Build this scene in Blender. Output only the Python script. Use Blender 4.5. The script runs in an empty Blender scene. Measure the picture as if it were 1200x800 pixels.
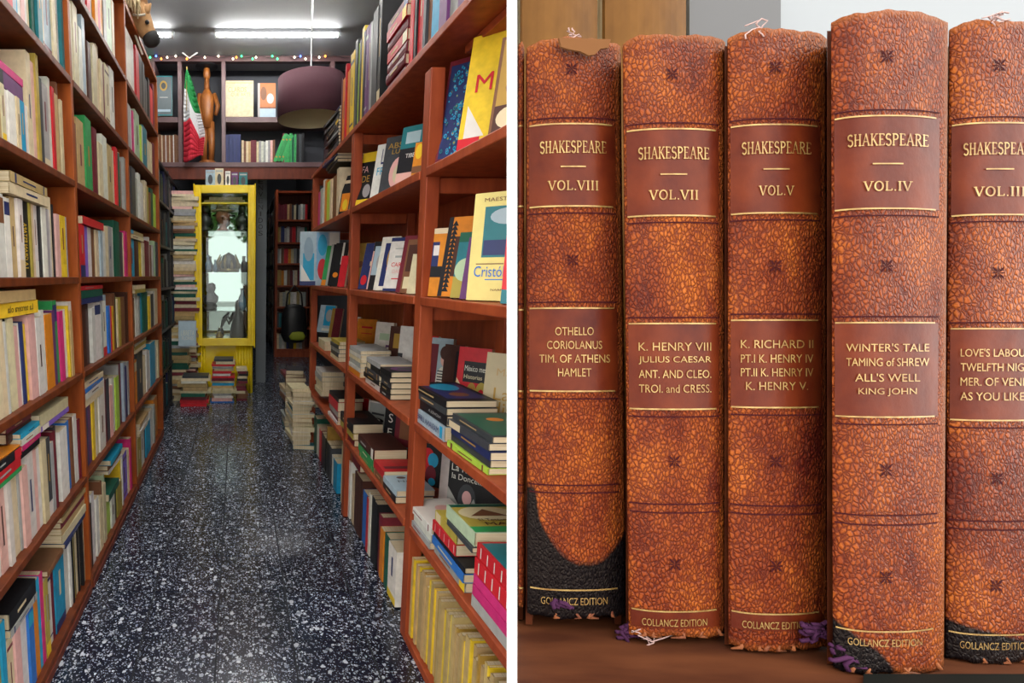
import bpy, math, random
from mathutils import Matrix, Vector
random.seed(7)
R = random.random
SC = bpy.context.scene
COL = SC.collection

# ------------------------------------------------------------------ camera
CX, CY, FPX, HC = 278.0, 400.0, 590.0, 1.2
PITCH = math.atan(77 / 590.0)
cP, sP = math.cos(PITCH), math.sin(PITCH)
cam_d = bpy.data.cameras.new('camera')
cam_d.sensor_fit = 'HORIZONTAL'; cam_d.sensor_width = 36.0
cam_d.lens = FPX / 1200 * 36.0
cam_d.shift_x = (600 - CX) / 1200
cam_d.clip_start = 0.01; cam_d.clip_end = 200
cam = bpy.data.objects.new('camera', cam_d); COL.objects.link(cam)
cam.location = (0, 0, HC); cam.rotation_euler = (math.pi / 2 - PITCH, 0, 0)
SC.camera = cam

# ------------------------------------------------------------------ sky and exposure
W = bpy.data.worlds.new('world'); SC.world = W; W.use_nodes = True
_bg = W.node_tree.nodes['Background']
_bg.inputs[0].default_value = (1.0, 0.975, 0.93, 1); _bg.inputs[1].default_value = 3.2
vs = SC.view_settings
vs.view_transform = 'Standard'; vs.look = 'None'; vs.gamma = 1; vs.use_curve_mapping = False
vs.exposure = 0.35
TUBE = 62.0          # emission of the fluorescent tubes

# ------------------------------------------------------------------ pixel helpers (1200 x 800)
def ray(px, py):
    a = (px - CX) / FPX; b = -(py - CY) / FPX
    return Vector((a, cP + b * sP, -sP + b * cP))
CAMP = Vector((0, 0, HC))
def onX(px, py, X):
    r = ray(px, py); return CAMP + r * (X / r.x)
def onY(px, py, Y):
    r = ray(px, py); return CAMP + r * (Y / r.y)
def onZ(px, py, Z):
    r = ray(px, py); return CAMP + r * ((Z - HC) / r.z)
def Y_at(px, X, Z):
    return (FPX * X / (px - CX) + (Z - HC) * sP) / cP
def depth(p):
    return p[1] * cP - (p[2] - HC) * sP
def proj(p):
    D = depth(p); U = p[1] * sP + (p[2] - HC) * cP
    return CX + FPX * p[0] / D, CY - FPX * U / D

# ------------------------------------------------------------------ materials
def mat(name, col=(.5, .5, .5), rough=.5, metal=0.0, **kw):
    m = bpy.data.materials.new(name); m.use_nodes = True
    b = m.node_tree.nodes['Principled BSDF']
    b.inputs['Base Color'].default_value = (*col, 1)
    b.inputs['Roughness'].default_value = rough
    b.inputs['Metallic'].default_value = metal
    for k, v in kw.items(): b.inputs[k].default_value = v
    return m
def nodes(m): return m.node_tree.nodes, m.node_tree.links, m.node_tree.nodes['Principled BSDF']
def add(nd, t, **kw):
    n = nd.new(t)
    for k, v in kw.items(): setattr(n, k, v)
    return n
def ramp(nd, pts):
    r = nd.new('ShaderNodeValToRGB'); e = r.color_ramp.elements
    while len(e) < len(pts): e.new(.5)
    for i, (p, c) in enumerate(pts):
        e[i].position = p; e[i].color = (*c, 1) if len(c) == 3 else c
    return r
def noisy(m, c1, c2, scale=8, stretch=(1, 1, 1), detail=4, bump=0.0, coord='Object', bscale=None):
    nd, lk, b = nodes(m)
    tc = add(nd, 'ShaderNodeTexCoord'); mp = add(nd, 'ShaderNodeMapping'); mp.inputs['Scale'].default_value = stretch
    n = add(nd, 'ShaderNodeTexNoise'); n.inputs['Scale'].default_value = scale; n.inputs['Detail'].default_value = detail
    r = ramp(nd, [(.3, c1), (.7, c2)])
    lk.new(tc.outputs[coord], mp.inputs[0]); lk.new(mp.outputs[0], n.inputs[0]); lk.new(n.outputs[0], r.inputs[0])
    lk.new(r.outputs[0], b.inputs['Base Color'])
    if bump:
        bp = add(nd, 'ShaderNodeBump'); bp.inputs['Strength'].default_value = bump; bp.inputs['Distance'].default_value = .002
        lk.new(n.outputs[0], bp.inputs['Height']); lk.new(bp.outputs[0], b.inputs['Normal'])
    return m
def attr_mat(name, rough=.45, var=.12, coat=0.0):
    m = mat(name, rough=rough); nd, lk, b = nodes(m)
    a = add(nd, 'ShaderNodeAttribute', attribute_name='Col')
    tc = add(nd, 'ShaderNodeTexCoord'); n = add(nd, 'ShaderNodeTexNoise'); n.inputs['Scale'].default_value = 35; n.inputs['Detail'].default_value = 5
    mr = add(nd, 'ShaderNodeMapRange'); mr.inputs[1].default_value = .3; mr.inputs[2].default_value = .7
    mr.inputs[3].default_value = 1 - var; mr.inputs[4].default_value = 1 + var * .5
    mx = add(nd, 'ShaderNodeMix', data_type='RGBA', blend_type='MULTIPLY'); mx.inputs[0].default_value = 1
    lk.new(tc.outputs['Object'], n.inputs[0]); lk.new(n.outputs[0], mr.inputs[0])
    lk.new(a.outputs['Color'], mx.inputs[6]); lk.new(mr.outputs[0], mx.inputs[7]); lk.new(mx.outputs[2], b.inputs['Base Color'])
    b.inputs['Coat Weight'].default_value = coat; b.inputs['Coat Roughness'].default_value = .25; b.inputs['Specular IOR Level'].default_value = .25
    return m
M_COVER = attr_mat('printed_cover', .45, .18, .05)
M_PRINT = attr_mat('printed_ink', .4, .06, .04)
M_PAGE = mat('page_edges', rough=.85); noisy(M_PAGE, (.46, .35, .2), (.78, .68, .48), 3, (420, 2, 2), 2, .15)
def wood(name, c1, c2, rough=.48):
    m = mat(name, rough=rough); noisy(m, c1, c2, 5, (6, 6, 1.2), 6, .12)
    m.node_tree.nodes['Principled BSDF'].inputs['Specular IOR Level'].default_value = .3
    return m
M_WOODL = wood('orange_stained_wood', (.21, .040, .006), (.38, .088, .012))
M_WOODL_SHADED = wood('shaded_orange_shelf_wood', (.095, .020, .005), (.19, .042, .009))  # same orange wood, with the shade on the shelves put into its colour
M_WOODR = wood('red_stained_wood', (.23, .036, .011), (.38, .074, .022))
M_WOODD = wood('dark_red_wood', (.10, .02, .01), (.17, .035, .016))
M_MAUVE = mat('mauve_paint', rough=.4); noisy(M_MAUVE, (.10, .05, .055), (.15, .08, .085), 6, (1, 1, 1), 3)
M_DARKW = mat('charcoal_wall', rough=.8); noisy(M_DARKW, (.03, .032, .04), (.045, .048, .058), 3)
M_CEIL = mat('grey_ceiling_paint', rough=.75); noisy(M_CEIL, (.24, .255, .28), (.29, .305, .33), 2)
M_YEL = mat('yellow_enamel', rough=.25); noisy(M_YEL, (.86, .60, .002), (.95, .72, .01), 9)
M_WHITEP = mat('white_paint', (.86, .86, .85), .5)
M_BLACK = mat('black_plastic', (.012, .012, .014), .4)
M_STEEL = mat('steel', (.5, .5, .52), .3, 1.0)
M_MIRROR = mat('mirror', (.24, .27, .27), .02, 1.0)
M_GLASS = mat('glass', (.95, 1, .98), .0); M_GLASS.node_tree.nodes['Principled BSDF'].inputs['Transmission Weight'].default_value = 1
def thin_glass(name, tint, refl):
    m = bpy.data.materials.new(name); m.use_nodes = True; nd = m.node_tree.nodes; lk = m.node_tree.links
    nd.remove(nd['Principled BSDF']); out = nd['Material Output']
    t = nd.new('ShaderNodeBsdfTransparent'); t.inputs[0].default_value = (*tint, 1)
    g = nd.new('ShaderNodeBsdfGlossy'); g.inputs['Roughness'].default_value = .02
    mx = nd.new('ShaderNodeMixShader'); mx.inputs[0].default_value = refl
    lk.new(t.outputs[0], mx.inputs[1]); lk.new(g.outputs[0], mx.inputs[2]); lk.new(mx.outputs[0], out.inputs[0])
    return m
M_PANE = thin_glass('cabinet_pane', (.93, .97, .95), .022)

# ------------------------------------------------------------------ mesh helpers
class MB:
    def __init__(s): s.v = []; s.f = []; s.c = []; s.mi = []
    def quad(s, pts, col=(1, 1, 1), mi=0):
        i = len(s.v); s.v += [tuple(p) for p in pts]; s.f.append(tuple(range(i, i + len(pts)))); s.c.append(col); s.mi.append(mi)
    def box(s, lo, hi, col=(1, 1, 1), mi=0, M=None):
        x0, y0, z0 = lo; x1, y1, z1 = hi
        P = [(x0, y0, z0), (x1, y0, z0), (x1, y1, z0), (x0, y1, z0), (x0, y0, z1), (x1, y0, z1), (x1, y1, z1), (x0, y1, z1)]
        if M is not None: P = [tuple(M @ Vector(p)) for p in P]
        i = len(s.v); s.v += P
        for f in ((0, 3, 2, 1), (4, 5, 6, 7), (0, 1, 5, 4), (1, 2, 6, 5), (2, 3, 7, 6), (3, 0, 4, 7)):
            s.f.append(tuple(i + k for k in f)); s.c.append(col); s.mi.append(mi)
    def prism(s, poly, z0, z1, col=(1, 1, 1), mi=0, M=None):   # poly in xy, counter clockwise
        n = len(poly); P = [(x, y, z0) for x, y in poly] + [(x, y, z1) for x, y in poly]
        if M is not None: P = [tuple(M @ Vector(p)) for p in P]
        i = len(s.v); s.v += P
        s.f.append(tuple(i + k for k in reversed(range(n)))); s.f.append(tuple(i + n + k for k in range(n)))
        for k in range(n): s.f.append((i + k, i + (k + 1) % n, i + n + (k + 1) % n, i + n + k))
        s.c += [col] * (n + 2); s.mi += [mi] * (n + 2)
    def tube(s, pts, r, seg=8, col=(1, 1, 1), mi=0, cap=True):
        pts = [Vector(p) for p in pts]; n = len(pts); base = len(s.v)
        rs = r if hasattr(r, '__len__') else [r] * n
        up = Vector((0, 0, 1))
        prev = None
        for k, p in enumerate(pts):
            d = (pts[min(k + 1, n - 1)] - pts[max(k - 1, 0)]).normalized()
            if prev is None:
                a = d.cross(up if abs(d.z) < .9 else Vector((1, 0, 0))).normalized()
            else:
                a = (prev - d * prev.dot(d)).normalized()
            prev = a; b = d.cross(a)
            for j in range(seg):
                t = 2 * math.pi * j / seg
                s.v.append(tuple(p + (a * math.cos(t) + b * math.sin(t)) * rs[k]))
        for k in range(n - 1):
            for j in range(seg):
                s.f.append((base + k * seg + j, base + k * seg + (j + 1) % seg, base + (k + 1) * seg + (j + 1) % seg, base + (k + 1) * seg + j)); s.c.append(col); s.mi.append(mi)
        if cap:
            s.f.append(tuple(base + j for j in reversed(range(seg)))); s.c.append(col); s.mi.append(mi)
            s.f.append(tuple(base + (n - 1) * seg + j for j in range(seg))); s.c.append(col); s.mi.append(mi)
    def lathe(s, prof, cx=0, cy=0, seg=20, col=(1, 1, 1), mi=0, sx=1, sy=1):
        base = len(s.v); n = len(prof)
        for r, z in prof:
            for j in range(seg):
                t = 2 * math.pi * j / seg; s.v.append((cx + r * math.cos(t) * sx, cy + r * math.sin(t) * sy, z))
        for k in range(n - 1):
            for j in range(seg):
                s.f.append((base + k * seg + j, base + k * seg + (j + 1) % seg, base + (k + 1) * seg + (j + 1) % seg, base + (k + 1) * seg + j)); s.c.append(col); s.mi.append(mi)
        for k, o in ((0, 1), (n - 1, 0)):
            if prof[k][0] > 1e-5:
                q = [base + k * seg + j for j in range(seg)]
                s.f.append(tuple(reversed(q) if o else q)); s.c.append(col); s.mi.append(mi)
    def mesh(s, name, mats, smooth=False):
        me = bpy.data.meshes.new(name); me.from_pydata(s.v, [], s.f)
        for m in (mats if isinstance(mats, (list, tuple)) else [mats]): me.materials.append(m)
        if len(set(s.mi)) > 1: me.polygons.foreach_set('material_index', s.mi)
        a = me.attributes.new('Col', 'FLOAT_COLOR', 'CORNER'); buf = []
        for f, c in zip(s.f, s.c): buf += [c[0], c[1], c[2], 1.0] * len(f)
        a.data.foreach_set('color', buf)
        if smooth: me.polygons.foreach_set('use_smooth', [True] * len(s.f))
        me.validate(); me.update()
        return me
def link(name, me, parent=None, M=None, label=None, cat=None, group=None, kind=None):
    o = bpy.data.objects.new(name, me); COL.objects.link(o)
    if parent is not None: o.parent = parent
    if M is not None: o.matrix_basis = M
    for k, v in (('label', label), ('category', cat), ('group', group), ('kind', kind)):
        if v: o[k] = v
    return o
def obj(name, mb, mats, parent=None, M=None, smooth=False, **kw):
    return link(name, mb.mesh(name, mats, smooth), parent, M, **kw)
def thing(name, loc, label, cat, group=None, M=None):
    return link(name, None, None, M if M is not None else Matrix.Translation(loc), label, cat, group)
def bevel(o, w=.003, seg=2):
    m = o.modifiers.new('bevel', 'BEVEL'); m.width = w; m.segments = seg; m.limit_method = 'ANGLE'; return o
def boxobj(name, lo, hi, m, parent=None, bv=0, **kw):
    """box with its origin at its own base centre"""
    c = Vector(((lo[0] + hi[0]) / 2, (lo[1] + hi[1]) / 2, lo[2])); b = MB()
    b.box(Vector(lo) - c, Vector(hi) - c)
    o = obj(name, b, m, parent, Matrix.Translation(c), **kw)
    if bv: bevel(o, bv)
    return o
_tc = {}
def text_geo(s):
    """unit text: verts scaled so that the bounding box is 0..1 by 0..1, faces, aspect"""
    if s in _tc: return _tc[s]
    cu = bpy.data.curves.new('lettering', 'FONT'); cu.body = s; cu.resolution_u = 3
    o = bpy.data.objects.new('lettering_source', cu); COL.objects.link(o)
    dg = bpy.context.evaluated_depsgraph_get(); me = o.evaluated_get(dg).to_mesh()
    v = [tuple(p.co) for p in me.vertices]; f = [tuple(p.vertices) for p in me.polygons]
    o.evaluated_get(dg).to_mesh_clear(); bpy.data.objects.remove(o); bpy.data.curves.remove(cu)
    xs = [p[0] for p in v]; ys = [p[1] for p in v]; x0, x1, y0, y1 = min(xs), max(xs), min(ys), max(ys)
    r = ([((p[0] - x0) / (x1 - x0), (p[1] - y0) / max(y1 - y0, 1e-6)) for p in v], f, (x1 - x0) / max(y1 - y0, 1e-6))
    _tc[s] = r; return r

# ------------------------------------------------------------------ palette
PAL = dict(w=('white', .72, .70, .64), c=('cream', .66, .56, .36), t=('tan', .48, .34, .15), b=('blue', .03, .17, .55), B=('navy', .025, .035, .13),
           k=('black', .014, .014, .017), K=('charcoal', .05, .055, .062), g=('green', .04, .34, .10), G=('dark green', .012, .10, .065), r=('red', .58, .02, .03),
           R=('maroon', .16, .018, .03), p=('pink', .72, .42, .38), P=('purple', .13, .04, .15), y=('yellow', .80, .56, .03), o=('orange', .72, .24, .02),
           e=('grey', .36, .37, .36), n=('brown', .20, .085, .04), N=('dark brown', .07, .025, .018), s=('bright blue', .02, .33, .56), l=('lime green', .42, .62, .07),
           T=('teal', .02, .17, .20), v=('violet', .20, .12, .50), m=('magenta', .60, .03, .18), q=('pale blue', .36, .47, .54), u=('olive yellow', .42, .33, .06),
           d=('gold', .42, .25, .05), x=('pale green', .42, .56, .36))
def pc(ch, j=.12):
    c = PAL[ch][1:]; k = 1 + (R() - .5) * 2 * j
    return tuple(max(.005, min(.9, a * k * (1 + (R() - .5) * .08))) for a in c)
WORDN = ['first', 'second', 'third', 'fourth', 'fifth', 'sixth', 'seventh', 'eighth', 'ninth', 'tenth', 'eleventh', 'twelfth', 'thirteenth', 'fourteenth', 'fifteenth', 'sixteenth',
         'seventeenth', 'eighteenth', 'nineteenth', 'twentieth'] + ['twenty-' + q for q in ('first', 'second', 'third', 'fourth', 'fifth', 'sixth', 'seventh', 'eighth', 'ninth')] + [w_ for ty, tn in (('thirtieth', 'thirty-'), ('fortieth', 'forty-'), ('fiftieth', 'fifty-')) for w_ in [ty] + [tn + q for q in ('first', 'second', 'third', 'fourth', 'fifth', 'sixth', 'seventh', 'eighth', 'ninth')]]

# ------------------------------------------------------------------ books: local x = thickness, y = depth from the spine, z = height
BOOKS = []
STK = []
LYING = []
def rec(M, t, h, d, col, label, group, name='book', area=None, prints=(), texts=(), hard=False, force=False, spine=(), ncol=''):
    ctr = M @ Vector((0, 0, h / 2)); D = max(.3, depth(ctr))
    BOOKS.append(dict(M=M, t=t, h=h, d=d, col=col, label=label, group=group, name=name, prints=prints, texts=texts, hard=hard, spine=spine,
                      area=1e9 if force else (area if area is not None else t * h) / D ** 2 * .5))
def frame(x, y, z, loc):
    return Matrix(((x[0], y[0], z[0], loc[0]), (x[1], y[1], z[1], loc[1]), (x[2], y[2], z[2], loc[2]), (0, 0, 0, 1)))
def cover_poly(t, d, hard):
    b = min(.004, t * .18) if hard else 0.0; c = .0022 if hard else .0012; h = t / 2
    if t < .006: c = t * .2
    outer = [(-h, d), (-h, b)]
    if hard: outer += [(-h * .7, b * .35), (0, 0), (h * .7, b * .35)]
    outer += [(h, b), (h, d)]
    inner = [(h - c, d), (h - c, b + c), (-h + c, b + c), (-h + c, d)]
    return outer + inner
def book_cover(mb, r, M=None):
    mb.prism(cover_poly(r['t'], r['d'], r['hard']), 0, r['h'], r['col'], 0, M)
def book_pages(mb, r, M=None, mi=0):
    t, h, d = r['t'], r['h'], r['d']; c = .0025 if r['hard'] else .0013
    if t < .006: c = t * .22
    e = .003 if r['hard'] else .0006
    mb.box((-t / 2 + c, c + .003, e), (t / 2 - c, d - e, h - e), (.62, .52, .34), mi, M)
def print_mesh(r):
    """flat print: quads just proud of the front cover (u along depth, v up), the spine (s) or both"""
    mb = MB(); t, h, d = r['t'], r['h'], r['d']; x = t / 2 + .0005
    for k, pr in enumerate(r['prints']):
        kind, u0, v0, u1, v1, ch = pr; col = pc(ch, .03) if isinstance(ch, str) else ch; xx = x + .000016 * k
        if kind == 'r': mb.quad([(xx, u0 * d, v0 * h), (xx, u1 * d, v0 * h), (xx, u1 * d, v1 * h), (xx, u0 * d, v1 * h)], col)
        elif kind == 'e':
            mb.quad([(xx, ((u0 + u1) / 2 + (u1 - u0) / 2 * math.cos(a * math.pi / 9)) * d, ((v0 + v1) / 2 + (v1 - v0) / 2 * math.sin(a * math.pi / 9)) * h) for a in range(18)], col)
        elif kind == 't': mb.quad([(xx, u0 * d, v0 * h), (xx, u1 * d, v0 * h), (xx, (u0 + u1) / 2 * d, v1 * h)], col)
        elif kind == 'D': mb.quad([(xx, u0 * d, v0 * h), (xx, u1 * d, v0 * h), (xx, u0 * d, v1 * h)], col)
    for k, (u0, v0, u1, v1, ch) in enumerate(r['spine']):
        col = pc(ch, .03) if isinstance(ch, str) else ch; yy = -.0005 - .0001 * k
        mb.quad([((u0 - .5) * t, yy, v0 * h), ((u1 - .5) * t, yy, v0 * h), ((u1 - .5) * t, yy, v1 * h), ((u0 - .5) * t, yy, v1 * h)], col)
    return mb
def text_mesh_on(r, tx):
    s, where, u0, v0, u1, v1, ch = tx; v, f, asp = text_geo(s); t, h, d = r['t'], r['h'], r['d']; mb = MB(); col = pc(ch, .0) if isinstance(ch, str) else ch
    P = []
    for a, b in v:
        if where == 'f': P.append((t / 2 + .0022, (u0 + a * (u1 - u0)) * d, (v0 + b * (v1 - v0)) * h))
        elif where == 's': P.append(((u0 + b * (u1 - u0) - .5) * -t, -.0012, (v1 - a * (v1 - v0)) * h))     # reads downwards along the spine
        elif where == 'S': P.append(((u0 + b * (u1 - u0) - .5) * t, -.0012, (v0 + a * (v1 - v0)) * h))  # reads upwards
        else: P.append(((u0 + a * (u1 - u0) - .5) * t, -.0012, (v0 + b * (v1 - v0)) * h))                # upright across the spine
    mb.v = P; mb.f = list(f); mb.c = [col] * len(f); mb.mi = [0] * len(f)
    return mb
def settle():
    global BOOKS
    for sd, y, z0, z1, i0, i1 in LYING:            # neighbouring flat stacks must not run into each other
        gaps = [q[1] - y for q in LYING if q[0] == sd and q[1] > y + .05 and q[2] < z1 - .004 and q[3] > z0 + .004]
        if not gaps: continue
        for r in BOOKS[i0:i1]:
            nh = min(r['h'], min(gaps) - .006)
            if sd == 'L': r['M'] = Matrix.Translation((0, nh - r['h'], 0)) @ r['M']
            r['h'] = nh
    for r in BOOKS:
        if 'side' not in r: continue
        for sd, a, b, z in STK:
            if sd == r['side'] and r['ya'] < b and r['yb'] > a and r['z0'] - .01 < z < r['z0'] + r['h'] + .003: r['h'] = z - r['z0'] - .003
    BOOKS = [r for r in BOOKS if r['h'] > .09 or 'side' not in r]
def build_books(limit):
    settle()
    BOOKS.sort(key=lambda r: -r['area'])
    for r in BOOKS[:limit]:
        mb = MB(); book_cover(mb, r)
        o = obj(r['name'], mb, M_COVER, None, r['M'], label=r['label'], cat='book', group=r['group'])
        mb = MB(); book_pages(mb, r); obj('page_block', mb, M_PAGE, o)
        if r['prints'] or r['spine']: obj('cover_print', print_mesh(r), M_PRINT, o, kind='stuff')
        for tx in r['texts']: obj('title_lettering', text_mesh_on(r, tx), M_PRINT, o)
    mb = MB()
    for r in BOOKS[limit:]:
        book_cover(mb, r, r['M']); book_pages(mb, r, r['M'], 1)
    if mb.v: obj('far_book_mass', mb, [M_COVER, M_PAGE], None, kind='stuff', label='small distant books filling the dim far shelves and piles', cat='books')
def auto_spine(col, t, h):
    """title strip and bands on a plain spine"""
    lum = sum(col) / 3; out = []
    q = R()
    ink = random.choice('KBRnN') if lum > .3 else random.choice('ctedt')
    if q < .3: out.append((.40, .3 + R() * .1, .60, .6 + R() * .2, ink))
    elif q < .42: out += [(.02, .86, .98, .9, ink), (.02, .1, .98, .13, ink), (.42, .35, .58, .7, ink)]
    elif q < .55: out += [(.0, .0, 1, .08 + R() * .15, random.choice('wcrByc')), (.41, .45, .59, .8, ink)]
    elif q < .60: out += [(.0, .6 + R() * .2, 1, .95, random.choice('wkcBscn'))]
    return out

# ================================================================== LEFT BOOKCASE
XL = -.56
L_Z = [2.19, 1.862, 1.525, 1.195, .852, .462, .05]
ROWL = ['top', 'second', 'third', 'fourth', 'fifth', 'sixth', 'bottom']
BAYL = dict(A='front bay', B='middle bay', C='rear bay')
GAPL = [.33, .31, .315, .31, .322, .365, .385]
def size_word(t, h):
    if t > .04: return 'thick'
    if t < .016: return 'slim'
    if h > .26: return 'tall'
    if h < .2: return 'small'
    return ''
def parse(s):
    out = []
    for tk in s.split():
        out.append((tk[0], float(tk[1]) if len(tk) > 1 else 2.0, int(tk[2]) / 10 + .04 if len(tk) > 2 else None))
    return out
def left_row(row, bay, px0, px1, seq, hm=.74, lean=0.0):
    hm = min(.86, hm + .08)
    z = L_Z[row] + .001; gap = GAPL[row]; xs = XL - .012
    b0, b1 = dict(A=(.91, 1.786), B=(1.818, 2.676), C=(2.708, 3.696))[bay]; y0, y1 = max(b0, Y_at(px0, xs, z)), min(b1, Y_at(px1, xs, z)); tk = parse(seq); tot = sum(w for _, w, _ in tk); y = y0
    for i, (ch, w, hf) in enumerate(tk):
        t = (y1 - y0) * w / tot; h = gap * (hf if hf else hm + (R() - .5) * .2); d = min(.235, h * (.62 + R() * .12)); col = pc(ch)
        x = xs - R() * .014; th = lean + (R() - .5) * .012
        M = Matrix.Translation((x, y + t / 2, z)) @ frame((0, 1, 0), (-1, 0, 0), (0, 0, 1), (0, 0, 0)) @ Matrix.Rotation(th, 4, 'Y')
        tt = t * .955 - abs(th) * h * .12; hard = ch in 'NRGBn' and t > .02
        lab = f"{size_word(tt, h)} {PAL[ch][0]} book, {WORDN[i]} from left, left bookcase {ROWL[row]} shelf, {BAYL[bay]}".strip()
        rec(M, tt, h, d, col, lab, 'upright books in the left bookcase', hard=hard, spine=() if hard else auto_spine(col, tt, h))
        BOOKS[-1].update(side='L', ya=y, yb=y + t, z0=z)
        if row == 3 and bay == 'A' and ch == 'k' and w == 5: BOOKS[-1].update(texts=[('LA GRAN ESTAFA', 'S', .28, .12, .72, .72, 'y')], spine=[], area=1e9)
        y += t
def lie_left(px, py, layers, L=.22, Wd=.15, yaw=0.0, x=XL - .004, where='', texts=None):
    P = onX(px, py, x); z = P.z
    for zs_ in L_Z:
        if -.05 < z - zs_ < .045: z = zs_ + .001
    LYING.append(['L', P.y, z, z + sum(q[0] + .001 for q in layers), len(BOOKS), 0]); STK.append(('L', P.y - .004, P.y + L * 1.06, z)); lim = min([q for q in L_Z + [2.535] if q > z + .03]) - .024
    layers = [ly for i, ly in enumerate(layers) if z + sum(q[0] + .001 for q in layers[:i + 1]) < lim]
    for i, ly in enumerate(layers):
        t, ch = ly[0], ly[1]; l = L * (.92 + R() * .12); w = Wd * (.92 + R() * .12); a = yaw + (R() - .5) * .05; col = pc(ch)
        M = Matrix.Translation((x - R() * .008, P.y + l, z + t / 2)) @ Matrix.Rotation(a, 4, 'Z') @ frame((0, 0, 1), (-1, 0, 0), (0, -1, 0), (0, 0, 0))
        pos = 'topmost' if i == len(layers) - 1 and i else ('lowest' if i == 0 and len(layers) > 1 else (WORDN[i] + ' up' if i else 'single'))
        rec(M, t * .97, l, w, col, f"{PAL[ch][0]} book lying flat, {pos}, {where}", 'books lying on the left shelves', area=l * t + l * w * .25, hard=ch in 'NRn' and t > .02,
            spine=ly[3] if len(ly) > 3 else auto_spine(col, t, l), texts=ly[2] if len(ly) > 2 else (), prints=ly[4] if len(ly) > 4 else ())
        z += t + .0008
    LYING[-1][5] = len(BOOKS)
def left_books():
    left_row(0, 'B', 97, 138, 'n3 r2 n2 o2 r2 o2 e2 x4 c2 c2')
    left_row(0, 'C', 139, 186, 'n2 w4 w2 p1 r1 r3 k3 K2 k2 K2 k2 r3 R2', .85)
    left_row(1, 'A', 4, 80, 'k2 r3 q2 s1 w2 p2 w1 c4 G3 T3 c3 q6 c3 w3 T2', .86)
    left_row(1, 'B', 81, 137, 'c4 c3 w2 q2 c2 N3 c3 c2 c2 c2 R2 c4 R1 w4', .76)
    left_row(1, 'C', 140, 187, 'c3 e2 w1 m1 w1 x4 l1 w1 T4 e2 c3 c2 w1 R3', .7)
    left_row(2, 'A', -8, 79, 'n2 t3 c2 w3 w4 c2 s3 p1 w2 c3 p2 u2 K3 e5 w2 r2 t3 n2 c2', .8)
    left_row(2, 'B', 81, 150, 'e2 n2 t4 g4 w1 R3 c3 w4 t4 N2 c1 r2 G2 c1 n3 e2', .7)
    left_row(2, 'C', 152, 187, 'R2 K3 e3 w2 w3 c2 u3 n2 G3 l3', .7)
    left_row(3, 'A', -8, 84, 'p38 e28 w48 w36 t37 w39 k59 u1 c2 w38 k27 w37 e27 w2 c2 k1 p36 y56 e26 w26', .72)
    left_row(3, 'B', 88, 152, 'k2 r3 v3 w3 n3 c2 q2 w2 c3 e4 w2 G6 K3 c1 m3', .7)
    left_row(3, 'C', 155, 187, 's3 N3 y2 c2 R4 w1 n2 e1 x2 K2', .68)
    left_row(4, 'A', -10, 92, 'w3 c3 c2 w1 k1 c3 p2 w1 B2 y2 p4 w4 w2 o5 P2 g3 m3 w3 y1 t2 w3', .66, -.03)
    left_row(4, 'B', 97, 152, 'N2 N5 w2 w4 e1 w3 q1 b2 r1 y2 n3 G1 c1 u2 n4 N3', .66)
    left_row(4, 'C', 156, 187, 'c1 n2 w2 e1 s2 G4 y2 w1 K3 w2 c3', .66)
    left_row(5, 'A', -12, 98, 'p4 w3 p3 w2 c4 e1 p3 w4 p2 w2 c3 K3 e2 R2 K2 w6 b3 n3 w3 R2', .63, -.02)
    left_row(5, 'B', 104, 154, 'B3 P2 y2 w1 c2 w5 w2 R1 K3 p3 w3 l4 e1 R3 q2 R2 B3 e2', .66)
    left_row(5, 'C', 158, 187, 'o3 K3 c2 w1 e1 w1 s4 w2 c1', .62)
    left_row(6, 'A', 4, 102, 'u2 s2 y2 c3 p3 w4 b3 o3 s2 m2 u3 w4 R2 s88 w4 w2 k1 u2 K1 c2 k1 c2 k1 c2', .66)
    left_row(6, 'B', 107, 156, 'k2 w2 c1 w2 c2 n1 c2 x1 l3 w3 k2 u5 y1 w1 v6 c2 m2', .6)
    left_row(6, 'C', 160, 187, 'c1 u2 w2 k1 s3 w2 e1 o3', .62)
    lie_left(-6, 92, [(.04, 'P'), (.02, 'm')], .17, .2, x=XL - .02, where='top of second row, front bay')
    lie_left(12, 226, [(.028, 'c'), (.026, 't')], .27, where='atop fourth shelf row near left frame edge')
    lie_left(-14, 377, [(.036, 'y', [('La tercera ola', 'S', .3, .12, .78, .62, 'k')], [(.2, .8, .8, .86, 'n')]), (.03, 't', [], []), (.028, 'c', [], [])], .3, where='above fifth shelf row near left frame edge')
    lie_left(97, 357, [(.022, 'B'), (.028, 'G'), (.016, 'r')], .3, where='above fifth shelf row, middle bay')
    lie_left(-16, 590, [(.012, 'g'), (.028, 'r'), (.024, 'k'), (.004, 'o')], .22, .16, where='front stack on sixth shelf row')
    lie_left(28, 538, [(.02, 'k'), (.014, 'm'), (.018, 'w'), (.014, 's')], .15, .13, where='second stack on sixth shelf row')
    lie_left(10, 522, [(.03, 'N'), (.016, 'R')], .2, .17, x=XL - .03, where='leaning pile above sixth shelf row')
    lie_left(50, 507, [(.016, 'v'), (.034, 'c')], .24, .15, where='pile end above sixth shelf, front bay')
    lie_left(102, 479, [(.03, 'c'), (.026, 'w'), (.014, 'b'), (.024, 'c'), (.03, 'K')], .26, .17, where='stack on sixth shelf, middle bay')
    lie_left(58, 677, [(.022, 'n')], .2, .2, where='atop the tall blue book, bottom shelf')
    lie_left(76, 643, [(.016, 'B'), (.028, 'c'), (.022, 't'), (.02, 'R'), (.016, 't')], .24, .18, where='stack on bottom shelf, front bay')
    lie_left(17, 748, [(.02, 'e'), (.045, 'k')], .16, .2, where='bottom shelf at left frame edge')
    lie_left(129, 588, [(.034, 'G')], .2, .16, where='bottom shelf middle bay')
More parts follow.
